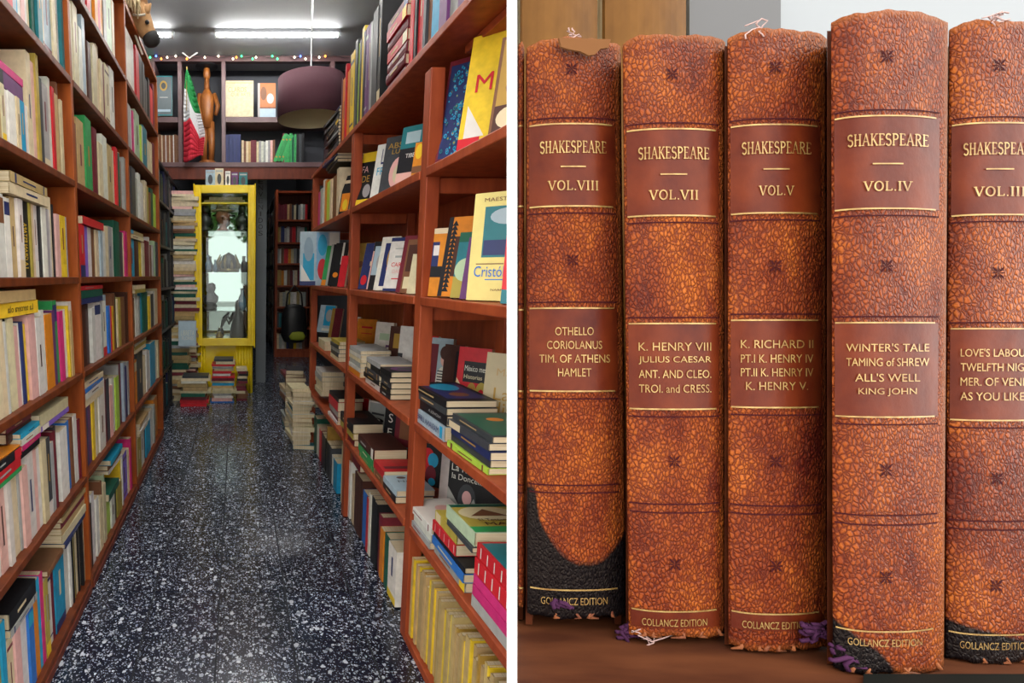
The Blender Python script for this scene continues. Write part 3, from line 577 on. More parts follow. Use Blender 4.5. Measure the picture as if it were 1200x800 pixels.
def build_room():
    fl = struct('floor', (XWL, YF, -.06), (XWR, YB, -.003), M_GROUT)
    tb = MB(); tb.box((-.1221, -.1221, -.02), (.1221, .1221, 0.0)); tm = tb.mesh('floor_tile', M_TERR)
    base = Vector(fl.location)
    xs = [-.067 + .125 + .25 * k for k in range(-3, 5)]; ys = [1.538 + .125 + .25 * k for k in range(-3, 30)]
    n = 0
    for y in ys:
        for x in xs:
            if x < XWL + .12 or x > XWR - .12: continue
            if n >= 290: break
            link('floor_tile', tm, fl, Matrix.Translation(Vector((x, y, 0)) - base)); n += 1
    struct('wall_left', (XWL - .1, YF, -.06), (XWL, YB, ZC), M_DARKW)
    struct('wall_right', (XWR, YF, -.06), (XWR + .1, YB, ZC), M_DARKW)
    struct('wall_back', (XWL - .1, YB, -.06), (XWR + .1, YB + .1, ZC), M_DARKW)
    struct('ceiling', (XWL - .1, YF, ZC), (XWR + .1, YB + .1, ZC + .1), M_CEIL)
    pv = mat('pavement_concrete', rough=.9); noisy(pv, (.3, .29, .28), (.4, .39, .37), 6, bump=.1)
    struct('ground', (-9, -14, -.12), (9, YF, -.055), pv)
    fc = mat('facade_plaster', rough=.9); noisy(fc, (.5, .45, .36), (.6, .54, .44), 3)
    struct('wall_facade_left', (-6, YF, -.06), (XWL - .1, YF + .15, 4.2), fc)
    struct('wall_facade_right', (XWR + .1, YF, -.06), (6, YF + .15, 4.2), fc)
    struct('wall_facade_top', (XWL - .1, YF, ZC + .1), (XWR + .1, YF + .15, 4.2), fc)

def left_case():
    t = thing('bookcase', (XL - .14, 2.3, 0), 'long orange stained wooden bookcase along the left wall, packed with books', 'bookcase')
    def part(n, lo, hi, m=M_WOODL, bv=.002):
        o = Vector((XL - .14, 2.3, 0)); return boxobj(n, Vector(lo) - o, Vector(hi) - o, m, t, bv)
    ups = [.88, 1.79, 2.68, 3.70]
    for y in ups: part('upright', (XL - .28, y, 0), (XL, y + .024, 2.56))
    for a, b in zip(ups[:-1], ups[1:]):
        for z in L_Z: part('shelf', (XL - .28, a + .0245, z - .022), (XL + .002, b - .0005, z), M_WOODL_SHADED)
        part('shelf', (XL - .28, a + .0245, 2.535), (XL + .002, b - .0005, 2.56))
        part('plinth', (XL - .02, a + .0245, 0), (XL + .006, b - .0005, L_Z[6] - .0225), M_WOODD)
    part('back_panel', (XL - .29, ups[0], 0), (XL - .2805, ups[-1] + .024, 2.56), M_WOODL)

def right_case():
    t = thing('bookcase', None, 'open red stained timber bookcase with square posts along the right wall', 'bookcase', M=RM)
    def part(n, lo, hi, m=M_WOODR, bv=.003): return boxobj(n, lo, hi, m, t, bv)
    posts = [-.80, 0.0, .869, 1.92]
    tops = [2.2, 1.79, 1.845, 1.845]
    D = .30
    for y, zt in zip(posts, tops):
        part('post', (.0, y - .024, 0), (.042, y + .024, zt)); part('post', (D - .04, y - .024, 0), (D, y + .024, zt))
        for z in R_Z[1:5]: part('bracket', (.0425, y - .016, z - .072), (D - .0405, y + .016, z - .0265))
        if y != 0: part('bracket', (.0425, y - .016, min(zt, 1.842) - .045), (D - .0405, y + .016, min(zt, 1.842) - .002))
    part('shelf', (-.004, -.80, R_Z[0] - .024), (D, 1.96, R_Z[0]))
    part('shelf_support', (D * .3, -.79, R_Z[0] - .046), (D, -.03, R_Z[0] - .0245))
    for z in R_Z[1:5]:
        for a, b in zip(posts[:-1], posts[1:]): part('shelf', (-.004, a + .0245, z - .026), (D, b - .0245, z))
    for a, b in zip(posts[:-2], posts[1:-1]): part('shelf', (.0, a + .0245, .0), (D, b - .0245, R_Z[5] - .001)) if b == 0 else None
    part('back_panel', (D + .001, -.82, 0), (D + .012, 1.96, 1.842), M_WOODR)

def tube_light(name, x0, x1, y, z, label):
    t = thing(name, (x0, y, z), label, 'light', 'fluorescent ceiling tubes')
    em = bpy.data.materials.get('tube_glow') or mat('tube_glow', (1, 1, 1), .5)
    b = em.node_tree.nodes['Principled BSDF']; b.inputs['Emission Color'].default_value = (1, .97, .92, 1); b.inputs['Emission Strength'].default_value = TUBE
    mb = MB(); mb.tube([(.02, 0, 0), (x1 - x0 - .02, 0, 0)], .014, 12); obj('glass_tube', mb, em, t, smooth=True)
    mb = MB(); mb.box((0, -.018, .018), (x1 - x0, .018, .042)); obj('fixture_housing', mb, bpy.data.materials.get('grey_fixture') or mat('grey_fixture', (.22, .23, .25), .6), t)
    for x in (0, x1 - x0 - .018):
        mb = MB(); mb.box((x, -.017, -.016), (x + .018, .017, .0178)); obj('end_cap', mb, M_WHITEP, t)

# ================================================================== BACK OF THE SHOP
YG = 5.15
def lie_front(P, w, layers, where, group, jit=.06, dep=.16):
    """flat stack with the spines facing the doorway; P = bottom centre of the spine side"""
    z = P[2]
    for i, (t, ch) in enumerate(layers):
        l = w * (.74 + R() * .32); d = dep * (.9 + R() * .2); a = (R() - .5) * jit; col = pc(ch)
        M = Matrix.Translation((P[0] + (R() - .5) * .035, P[1] + R() * .025, z + t / 2)) @ Matrix.Rotation(a, 4, 'Z') @ frame((0, 0, 1), (0, 1, 0), (-1, 0, 0), (l / 2, 0, 0))
        rec(M, t * .96, l, d, col, f"{PAL[ch][0]} book lying {WORDN[i] if i < len(WORDN) else 'high'} from bottom, {where}", group, area=t * l, spine=auto_spine(col, t, l))
        z += t + .0005
    return z
def stand_front(px0, px1, py0, py1, Y, ch, label, prints=(), texts=(), t=.025, lean=6, force=True, group='display books at the back'):
    P = onY(px0, py1, Y); w = (onY(px1, py1, Y) - P).x; h = (onY(px0, py0, Y) - P).z; be = math.radians(lean)
    up = Vector((0, math.sin(be), math.cos(be))); n = Vector((0, -math.cos(be), math.sin(be)))
    rec(frame(n, (1, 0, 0), up, P + Vector((0, t / 2, 0.002))), t, h, w, pc(ch, .02), label, group, prints=prints, texts=texts, force=force)
    return P
def front_row(px0, px1, Y, Z, seq, h, where, hj=.15, d=.14, group='book rows at the back', dark=1.0):
    x0 = onY(px0, 200, Y).x; x1 = onY(px1, 200, Y).x; tk = parse(seq); tot = sum(w for _, w, _ in tk); x = x0
    for i, (ch, w, _) in enumerate(tk):
        t = (x1 - x0) * w / tot; hh = h * (1 - R() * hj); col = tuple(c * dark for c in pc(ch))
        M = frame((1, 0, 0), (0, 1, 0), (0, 0, 1), (x + t / 2, Y + R() * .008, Z + .001))
        rec(M, t * .95, hh, d, col, f"{PAL[ch][0]} book, {WORDN[i]} from left, {where}", group, spine=auto_spine(col, t, hh))
        x += t
def gallery():
    t = thing('gallery_shelf', (0, YG, 2.3), 'mauve painted gallery shelving spanning the passage above the yellow cabinet', 'shelving')
    o = Vector((0, YG, 2.3))
    def part(n, lo, hi, m=M_MAUVE): return boxobj(n, Vector(lo) - o, Vector(hi) - o, m, t, .002)
    z1, z2, z3 = onY(300, 190, YG).z, onY(300, 137, YG).z, onY(300, 68, YG).z
    part('bottom_board', (XWL + .005, YG, z1 - .045), (XWR - .005, YG + .34, z1)); part('lintel', (XWL + .005, YG + .01, z1 - .16), (XWR - .005, YG + .05, z1 - .0455), M_WOODD)
    part('top_beam', (XWL + .005, YG, z3 - .03), (XWR - .005, YG + .06, min(ZC - .004, z3 + .03)))
    vx = [onY(p, 130, YG).x for p in (180, 211, 262)]
    for x in vx: part('upright', (x - .02, YG + .001, z1 + .0005), (x + .02, YG + .3, z3 - .0305))
    part('upright', (.9, YG + .001, z1 + .0005), (.94, YG + .3, z3 - .0305))
    part('shelf', (vx[0] + .0205, YG, z2 - .05), (vx[1] - .0205, YG + .3, z2)); part('shelf', (vx[2] + .0205, YG, z2 - .05), (.8995, YG + .3, z2))
    part('back_panel', (XWL + .005, YG + .345, z1 - .04), (XWR - .005, YG + .355, ZC - .01), mat('slate_blue_panel', (.035, .04, .055), .6))
    stand_front(178, 186, 90, 135, YG + .06, 's', 'bright blue book behind the grey crest book, gallery upper shelf')
    stand_front(181, 202, 87, 136, YG + .02, 'e', 'grey green plastic wrapped book with round gold crest, gallery upper shelf', [('r', 0, 0, 1, 1, 'T'), ('r', .04, .03, .96, .97, (.11, .14, .15)), ('e', .3, .62, .72, .88, 'd'), ('e', .38, .67, .64, .83, 'K'), ('r', .1, .1, .9, .16, 'q'), ('r', .3, .45, .75, .47, 'e')])
    stand_front(264, 297, 93, 137, YG + .02, 'c', 'large cream book with faint brown title, gallery upper shelf', [('r', .05, .93, .95, .95, 't')], [('CLAROS', 'f', .1, .68, .75, .82, 't'), ('QUE ARTE', 'f', .2, .55, .9, .66, 't')])
    stand_front(302, 323, 96, 138, YG + .02, 'n', 'copper coloured picture book with blue foot, gallery upper shelf', [('r', .05, .3, 1, 1, (.45, .15, .05)), ('e', .5, .4, .9, .7, 'p'), ('e', .15, .5, .5, .9, 'n'), ('r', 0, 0, 1, .26, 'q'), ('r', 0, 0, .12, 1, 'e')])
    front_row(184, 210, YG + .02, z1, 'c2 n3 c1 n3 w1 n3 c1 n3 w1 n3 n2', .27, 'gallery lower shelf, left bay', .05)
    front_row(264, 282, YG + .02, z1, 'B4 B4 B4 B4', .27, 'gallery lower shelf, navy set', .02)
    front_row(283, 322, YG + .02, z1, 'c2 n2 c2 t2 R2 R3 c2 e2 w2 e2 w2 e2 p2 n2', .22, 'gallery lower shelf, right bay', .1)
    front_row(331, 356, YG + .02, z1, 'R2 g3 g3 g3 G2 g3 k3 K3 k3', .28, 'gallery lower shelf, green set', .05)
    for k in range(3):
        x = onY(322 + k * 4, 187, YG).x; th = math.radians(22)
        rec(Matrix.Translation((x, YG + .02, z1 + .012)) @ Matrix.Rotation(th, 4, 'Y'), .03, .27, .15, pc('g'), f"green leaning book, {WORDN[k]} of the tilted trio, gallery lower shelf", 'book rows at the back', force=True, spine=[(.2, .15, .8, .2, 'd'), (.2, .8, .8, .85, 'd')])
    return z1, z2, z3
def cabinet():
    Y0, Y1 = 5.02, 5.44; x0, x1 = -.412, .168; z0, zt = .5, 2.07
    t = thing('display_cabinet', (-.12, Y0, 0), 'tall bright yellow display cabinet with glass door on fluted base', 'cabinet')
    o = Vector((-.12, Y0, 0))
    def part(n, lo, hi, m=M_YEL, bv=.004, parent=None): return boxobj(n, Vector(lo) - o, Vector(hi) - o, m, parent or t, bv)
    fw = .062
    part('frame_stile', (x0, Y0, z0), (x0 + fw, Y0 + .05, zt)); part('frame_stile', (x1 - fw, Y0, z0), (x1, Y0 + .05, zt))
    part('frame_rail', (x0 + fw, Y0, zt - .075), (x1 - fw, Y0 + .05, zt)); part('frame_rail', (x0 + fw, Y0, z0), (x1 - fw, Y0 + .05, z0 + .075))
    for xa, xb in ((x0 - .012, x0), (x1, x1 + .012)): part('moulding', (xa, Y0 - .012, z0 - .02), (xb, Y0 + .06, zt + .012))
    for xa in (x0 + fw * .4, x1 - fw * .6): part('moulding', (xa, Y0 - .008, z0 + .02), (xa + .012, Y0 - .0005, zt - .02))
    part('side_panel', (x0, Y0 + .051, z0), (x0 + .02, Y1, zt)); part('side_panel', (x1 - .02, Y0 + .051, z0), (x1, Y1, zt))
    part('top_panel', (x0 + .0205, Y0 + .051, zt - .02), (x1 - .0205, Y1, zt)); part('bottom_panel', (x0 + .0205, Y0 + .051, z0), (x1 - .0205, Y1, z0 + .05))
    part('mirror_back', (x0 + .0205, Y1 - .02, z0 + .0505), (x1 - .0205, Y1 - .012, zt - .0205), M_MIRROR, 0)
    part('glass_door', (x0 + fw, Y0 + .02, z0 + .0755), (x1 - fw, Y0 + .024, zt - .0755), M_PANE, 0)
    zs = []
    for py in (271, 319, 363):
        z = onY(264, py, Y0 + .2).z; zs.append(z)
        part('glass_shelf', (x0 + .022, Y0 + .07, z - .008), (x1 - .022, Y1 - .03, z), M_GLASS, 0)
    ztop = onY(264, 239, Y0 + .2).z; part('shelf', (x0 + .022, Y0 + .07, ztop - .018), (x1 - .022, Y1 - .03, ztop))
    # fluted base: two ribbed pilasters and a dark core
    part('base_core', (x0 + .03, Y0 + .08, 0), (x1 - .01, Y1 - .02, z0 - .0005))
    for xa, n in ((x0 + .02, 3), (x1 - .17, 6)):
        for k in range(n):
            mb = MB(); mb.tube([(0, 0, 0), (0, 0, z0 - .001)], .014, 10); obj('flute', mb, M_YEL, t, Matrix.Translation(Vector((xa + k * .028, Y0 + .066, 0)) - o), smooth=True)
    # lying books under the top panel
    lie_front((-.12, Y0 + .12, ztop + .001), .4, [(.028, 't'), (.03, 'c')], 'inside the top of the yellow cabinet', 'books inside the cabinet', .02, .2)
    zb = z0 + .051
    brass = mat('aged_brass', (.30, .22, .09), .35, .8); dark = mat('dark_bronze', (.05, .05, .055), .35, .5); clay = mat('red_clay', (.28, .09, .05), .6); straw = mat('straw_felt', (.52, .42, .26), .8)
    blueg = mat('blue_glaze', (.10, .2, .32), .2); grey = mat('grey_stone', (.2, .22, .23), .6)
    cz = [zb, zs[2], zs[1], zs[0]]
    def item(name, x, z, label, cat, y=Y0 + .2): return thing(name, None, label, cat, 'curios inside the yellow cabinet', M=Matrix.Translation((x, y, z + .001)) @ Matrix.Scale(1.2, 4))
    # hatted head
    i = item('hatted_bust', onY(261, 270, Y0 + .2).x, cz[3], 'red clay bust wearing a pale felt hat, upper cabinet shelf', 'bust')
    mb = MB(); mb.lathe([(.05, 0), (.052, .01), (.03, .03), (.028, .06), (.058, .09), (.062, .13), (.05, .17), (.0, .19)], seg=18); obj('head', mb, clay, i, smooth=True)
    mb = MB(); mb.lathe([(.0, .0), (.1, .004), (.105, .012), (.055, .016), (.052, .07), (.035, .085), (0, .08)], seg=20, sy=.8); obj('hat', mb, straw, i, Matrix.Translation((0, 0, .16)), smooth=True)
    mb = MB(); mb.tube([(0, -.058, .10), (0, -.075, .115), (0, -.06, .14)], [.009, .012, .007], 8); obj('nose', mb, clay, i, smooth=True)
    for px, py, lab in ((241, 3, 'dark bronze figurine at left, upper cabinet shelf'), (284, 3, 'dark bronze figurine at right, upper cabinet shelf'), (246, 1, 'dark bronze bust at left, lower cabinet shelf')):
        i = item('bronze_bust', onY(px, 300, Y0 + .2).x, cz[py], lab, 'figurine')
        mb = MB(); mb.lathe([(.045, 0), (.048, .02), (.03, .035), (.055, .06), (.06, .1), (.03, .13), (.022, .15)], seg=16, sy=.7); obj('shoulders', mb, dark, i, smooth=True)
        mb = MB(); mb.lathe([(.0, .0), (.025, .01), (.036, .04), (.03, .075), (0, .09)], seg=14); obj('head', mb, dark, i, Matrix.Translation((0, 0, .14)), smooth=True)
    i = item('brass_crown', onY(268, 318, Y0 + .2).x, cz[2], 'pierced brass crown, middle cabinet shelf', 'crown')
    mb = MB(); mb.lathe([(.085, 0), (.09, .01), (.088, .03), (.083, .03), (.08, .0)], seg=24); obj('rim', mb, brass, i, smooth=True)
    for k in range(10):
        a = k * .628; mb = MB(); h = .1 + .05 * (k % 2); mb.tube([(.085 * math.cos(a), .085 * math.sin(a), .028), (.095 * math.cos(a), .095 * math.sin(a), h * .6), (.07 * math.cos(a), .07 * math.sin(a), h)], [.012, .014, .004], 6); obj('spike', mb, brass, i, smooth=True)
    mb = MB(); mb.lathe([(.07, .02), (.072, .08), (.05, .14), (.0, .17)], seg=16); obj('cap', mb, dark, i, smooth=True)
    for px, r, h, row, m, nm, lab in ((244, .028, .14, 2, blueg, 'glazed_bottle', 'blue glazed bottle at left, middle cabinet shelf'), (252, .02, .1, 2, blueg, 'glazed_bottle', 'short blue bottle beside the crown, middle cabinet shelf'),
                                      (286, .03, .13, 2, dark, 'bronze_vase', 'dark vase right of the crown, middle cabinet shelf'), (284, .035, .17, 1, blueg, 'glazed_vase', 'blue grey vase at right, lower cabinet shelf')):
        i = item(nm, onY(px, 300, Y0 + .2).x, cz[row], lab, nm.split('_')[1])
        mb = MB(); mb.lathe([(r * .7, 0), (r, h * .2), (r * .95, h * .5), (r * .4, h * .75), (r * .38, h * .95), (r * .5, h)], seg=16); obj('body', mb, m, i, smooth=True)
        mb = MB(); mb.lathe([(r * .5, h), (r * .56, h + .006), (r * .3, h + .006), (.0, h + .004)], seg=16); obj('lip', mb, m, i, smooth=True)
    i = item('draped_figure', onY(279, 395, Y0 + .2).x, cz[0], 'dark draped figure on the cabinet floor at right', 'figurine')
    mb = MB(); mb.lathe([(.07, 0), (.075, .03), (.055, .12), (.04, .2), (.02, .24), (.028, .27), (.02, .31), (0, .32)], seg=18, sy=.7); obj('robe', mb, dark, i, smooth=True)
    mb = MB(); mb.tube([(-.04, -.02, .2), (-.08, -.04, .13), (-.1, -.05, .18)], [.014, .012, .008], 8); obj('arm', mb, dark, i, smooth=True)
    i = item('quill_stand', onY(257, 395, Y0 + .2).x, cz[0], 'dark feather quill in a small pot on the cabinet floor', 'ornament')
    mb = MB(); mb.lathe([(.03, 0), (.034, .02), (.02, .05), (.022, .06)], seg=14); obj('pot', mb, brass, i, smooth=True)
    mb = MB(); mb.quad([(0, 0, .05), (.03, 0, .1), (.085, 0, .2), (.075, 0, .21), (.02, .004, .16)], (1, 1, 1)); f = obj('feather', mb, dark, i); f.modifiers.new('thickness', 'SOLIDIFY').thickness = .004
    # cards on top
    for k, (a, b, c, d, ch, lab) in enumerate([(241, 252, 198, 216, 'q', 'pale blue framed card leftmost on top of the yellow cabinet'), (252, 262, 196, 216, 'c', 'cream picture card with dark figure on top of the yellow cabinet'), (264, 270, 199, 216, 'w', 'white narrow card on top of the yellow cabinet'),
                                               (271, 279, 200, 216, 'P', 'purple book standing on top of the yellow cabinet'), (280, 290, 200, 216, 'T', 'teal book rightmost on top of the yellow cabinet')]):
        P = stand_front(a, b, c, d + 1, Y0 + .06 + .012 * k, ch, lab, [('e', .25, .1, .75, .7, 'K'), ('r', .1, .8, .9, .9, 'e')], t=.012, lean=3)
    BOOKS_fix(zt)
def BOOKS_fix(zt):
    for r in BOOKS[-5:]: r['M'].translation.z = zt + .001
def stacks():
    cs = 'ctcwtRctneckctpwtcRnGc'
    lie_front((-.52, 4.98, 0), .26, [(.016 + R() * .022, random.choice(cs)) for _ in range(74)], 'tall tower left of yellow cabinet', 'tower of lying books', .16, .17)
    lie_front((-.58, 4.74, 0), .22, [(.022 + R() * .02, random.choice(cs)) for _ in range(22)], 'half height pile in front of the tower', 'piles at the cabinet foot', .14, .15)
    lie_front((-.40, 4.52, 0), .27, [(.03, 'r'), (.034, 'r'), (.03, 'R'), (.03, 'G'), (.022, 'c'), (.035, 't'), (.036, 't'), (.02, 'w'), (.026, 'c'), (.02, 'K')], 'low pile with red books at its base', 'piles at the cabinet foot', .05, .17)
    lie_front((-.13, 4.66, 0), .22, [(.014, 'b'), (.034, 'p'), (.02, 'w'), (.024, 'e'), (.03, 'c'), (.02, 'c'), (.022, 't'), (.026, 's'), (.02, 'c'), (.028, 'R'), (.02, 'r'), (.022, 'w'), (.022, 'r'), (.024, 'c'), (.02, 'e'), (.02, 'r'), (.026, 'c'), (.024, 'K')], 'pile below the cabinet door', 'piles at the cabinet foot', .08, .16)
    lie_front((.045, 4.74, 0), .1, [(.024, random.choice('Rcnk')) for _ in range(13)], 'narrow pile below the cabinet door', 'piles at the cabinet foot', .1, .14)
    stand_front(209, 230, 376, 406, 4.6, 'q', 'pale blue booklet with white lettering leaning on the tower of books', [('r', .04, .04, .96, .96, (.42, .55, .62))], [('LIBRETA', 'f', .15, .42, .9, .62, 'w'), ('FLORES', 'f', .2, .25, .85, .38, 'w')], t=.01)
def dark_cases():
    # left wall behind the orange bookcase
    t = thing('bookcase', (-.74, 4.6, 0), 'dim dark bookcase on the left wall behind the orange bookcase', 'bookcase')
    zs = [.05, .4, .75, 1.1, 1.45, 1.8, 2.1]
    for z in zs: boxobj('shelf', (-.13, -.82, z - .02), (.13, .85, z), M_BLACK, t)
    for y in (-.84, .02, .85): boxobj('upright', (-.13, y, 0), (.13, y + .0195, 2.12), M_BLACK, t)
    for z in zs[:-1]:
        for (a, b) in ((3.785, 4.6), (4.65, 5.43)):
            y = a
            while y < b:
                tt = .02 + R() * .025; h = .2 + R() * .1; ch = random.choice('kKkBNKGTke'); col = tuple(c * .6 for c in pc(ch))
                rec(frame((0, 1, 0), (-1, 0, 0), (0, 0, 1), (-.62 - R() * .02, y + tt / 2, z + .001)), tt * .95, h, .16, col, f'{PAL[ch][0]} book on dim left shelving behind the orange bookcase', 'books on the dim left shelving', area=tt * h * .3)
                y += tt
    # far right bookcases
    xa, xb = onY(323, 400, 7.4).x, onY(364, 400, 7.4).x
    t = thing('bookcase', ((xa + xb) / 2, 7.4, 0), 'dark red bookcase facing the doorway at the far right', 'bookcase'); w = (xb - xa) / 2
    zs = [.12, .44, .75, 1.06, 1.38, 1.68, 2.0]
    for s in (-1, 1): boxobj('upright', (s * w - .018, 0, 0), (s * w + .018, .26, 2.42), M_WOODR, t)
    for z in zs + [2.4]: boxobj('shelf', (-w + .0185, 0, z - .025), (w - .0185, .26, z), M_WOODR, t)
    boxobj('plinth', (-w + .0185, .01, 0), (w - .0185, .03, .094), M_WOODR, t); boxobj('back_panel', (-w + .0185, .255, .1), (w - .0185, .265, 2.4), M_WOODD, t)
    seqs = ['c2 e2 w2 c1 B2 k3 y2 c2 e2 n2', 'K2 T2 K2 T2 k3 k3 B3 k2 k2', 'n2 c2 e2 c2 u1 w2 w2 t2 w2 e2', 'd3 o2 w2 n2 R2 w1 c2 R2 n2 e2', 'e2 w1 n2 r3 o2 c2 e2 K2 w2 n2 c1', 'd2 t1 B3 e2 w2 R2 r3 K1 e3 e3 G2', 'R3 R3 R3 t2 n2 K2 c2 k2 e2 w2 e2 r2']
    for k, (z, s) in enumerate(zip(zs, seqs)): front_row(325.5, 361, 7.43, z, s, .23, f"{['lowest', 'second', 'third', 'fourth', 'fifth', 'sixth', 'highest'][k]} shelf, far red bookcase", .12)
    t = thing('bookcase', (.68, 8.85, 0), 'shadowy bookcase receding along the passage behind the far red bookcase', 'bookcase')
    for z in zs + [2.4]: boxobj('shelf', (-.12, -1.1, z - .02), (.12, 1.1, z), M_BLACK, t)
    for y in (-1.1, 0, 1.08): boxobj('upright', (-.135, y, 0), (-.121, y + .02, 2.4), M_BLACK, t)
    for z in zs:
        y = 7.8
        while y < 9.85:
            tt = .03 + R() * .04; h = .17 + R() * .08; ch = random.choice('ckewtKnBR'); col = pc(ch)
            rec(frame((0, -1, 0), (1, 0, 0), (0, 0, 1), (.575, y + tt / 2, z + .001)), tt * .9, h, .14, col, 'book in the shadowy passage shelving', 'books in the passage', area=1e-6)
            y += tt
    # welcome board
    P = onY(300, 362, 5.6); Q = onY(313, 205, 5.6)
    t = thing('welcome_board', (P.x, 5.6, 0), 'narrow grey board with vertical black lettering right of the cabinet', 'sign')
    boxobj('board', (0, 0, 0), (Q.x - P.x, .03, Q.z), mat('pale_grey_board', (.16, .18, .2), .6), t)
    for k, ch in enumerate('BIENVENIDOS'):
        v, f, asp = text_geo(ch); zc = onY(303, 200 + 7.6 * k, 5.6).z; hh = .05; ww = .05 if ch != 'I' else .014
        mb = MB(); mb.v = [(.045 + (a - .5) * ww, -.0015, zc + b * hh) for a, b in v]; mb.f = list(f); mb.c = [(1, 1, 1)] * len(f); mb.mi = [0] * len(f)
        obj('letter', mb, M_BLACK, t)
    # black bag
    P = onY(345, 352, 7.25)
    t = thing('shoulder_bag', (P.x, 7.25, onY(345, 402, 7.25).z), 'black bag with yellow green panel hanging on the far red bookcase', 'bag')
    h = P.z - t.location.z
    mb = MB(); mb.lathe([(.0, 0), (.14, .02), (.19, .12), (.18, h * .6), (.15, h * .82), (.1, h * .9), (0, h * .92)], seg=18, sy=.45); obj('body', mb, M_BLACK, t, smooth=True)
    mb = MB(); mb.lathe([(0, 0), (.1, .01), (.12, .06), (.08, .12), (0, .13)], seg=14, sy=.3); obj('pocket', mb, mat('yellow_green_fabric', (.3, .34, .02), .7), t, Matrix.Translation((.04, -.075, .05)), smooth=True)
    mb = MB(); mb.tube([(-.12, 0, h * .8), (-.1, .0, h * 1.15), (0, .02, h * 1.35), (.1, 0, h * 1.15), (.12, 0, h * .8)], .012, 8); obj('strap', mb, M_BLACK, t, smooth=True)

def flag(z1):
    t = thing('hanging_flag', (onY(227, 190, 5.02).x, 5.02, z1), 'green white and red cloth flag hanging in front of the gallery', 'flag')
    o = t.location.copy(); U = 16
    bands = dict(green=MB(), white=MB(), red=MB())
    def fp(u, v):
        py = 82 + 108 * v; l = 218.5 - 3.5 * min(1, v * 2.5) ** .7; r = 219.5 + 21 * min(1, v * 1.35) ** .8 - 9 * max(0, v - .72)
        py += (4 * math.sin(u * 5 + 1) - 2 - 5 * abs(u - .45)) * v; p = onY(l + (r - l) * u, py, 5.02); p.y += .03 * math.sin(u * 9 + v * 2) * min(1, v * 2) - .01
        return tuple(p - o)
    def e1(u): return .20 + .25 * max(0, min(1, (u - .25) / .4)) + .06 * u
    def e2(u): return .56 - .06 * u + .28 * max(0, min(1, (u - .4) / .35))
    for k, fa, fb in (('green', lambda u: 0.0, e1), ('white', e1, e2), ('red', e2, lambda u: 1.0)):
        n = 8
        for i in range(U):
            for j in range(n):
                q = []
                for du, dv in ((0, 0), (0, 1), (1, 1), (1, 0)):
                    u = (i + du) / U; va, vb = fa(u), fb(u); q.append(fp(u, va + (vb - va) * (j + dv) / n))
                bands[k].quad(q)
    for k, c in (('green', (.01, .22, .05)), ('white', (.62, .62, .64)), ('red', (.5, .01, .03))):
        me = obj(f'{k}_band', bands[k], mat(f'{k}_flag_cloth', c, .8), t, smooth=True); me.modifiers.new('thickness', 'SOLIDIFY').thickness = .003
    mb = MB(); p = onY(219, 78, 5.02) - o; q = onY(219, 130, 5.02) - o; mb.tube([p, q], .006, 8); obj('staff', mb, mat('brass_staff', (.4, .28, .08), .4, .6), t)
def statue(z1):
    t = thing('wooden_statue', (onY(243, 187, YG + .12).x, YG + .12, z1 + .001), 'slender carved wooden man with wide dark hat beside the flag', 'statue')
    m = mat('carved_orange_wood', rough=.4); noisy(m, (.24, .07, .015), (.42, .15, .03), 14, (3, 3, 1), 4, .2)
    H = onY(243, 74, YG + .12).z - z1
    def ob(n, pts, r, seg=12, mm=m): mb = MB(); mb.tube(pts, r, seg); return obj(n, mb, mm, t, smooth=True)
    mb = MB(); mb.lathe([(.09, 0), (.09, .02), (.08, .03), (0, .031)], seg=20); obj('base', mb, m, t)
    ob('leg', [(-.03, 0, .03), (-.035, 0, H * .2), (-.03, 0, H * .42)], [.03, .035, .045]); ob('leg', [(.04, 0, .03), (.045, -.01, H * .2), (.03, 0, H * .42)], [.028, .033, .045])
    ob('torso', [(0, 0, H * .36), (0, 0, H * .5), (0, 0, H * .66), (0, 0, H * .74)], [.06, .065, .075, .03])
    ob('arm', [(-.07, 0, H * .7), (-.085, -.02, H * .56), (-.05, -.05, H * .44)], [.022, .022, .015]); ob('arm', [(.07, 0, H * .7), (.11, -.01, H * .58), (.09, -.05, H * .48)], [.024, .024, .016])
    ob('neck', [(0, 0, H * .72), (0, 0, H * .84)], [.028, .024]); 
    mb = MB(); mb.lathe([(0, 0), (.022, .012), (.034, .05), (.036, .08), (.028, .12), (0, .13)], seg=14, sy=1.15); obj('head', mb, m, t, Matrix.Translation((0, 0, H * .82)), smooth=True)
    ob('beard', [(0, -.03, H * .845), (0, -.035, H * .8), (0, -.03, H * .77)], [.014, .012, .003])
    mb = MB(); mb.lathe([(0, 0), (.11, .004), (.112, .012), (.045, .02), (.04, .045), (0, .05)], seg=22); obj('hat', mb, M_BLACK, t, Matrix.Translation((0, 0, H * .955)), smooth=True)
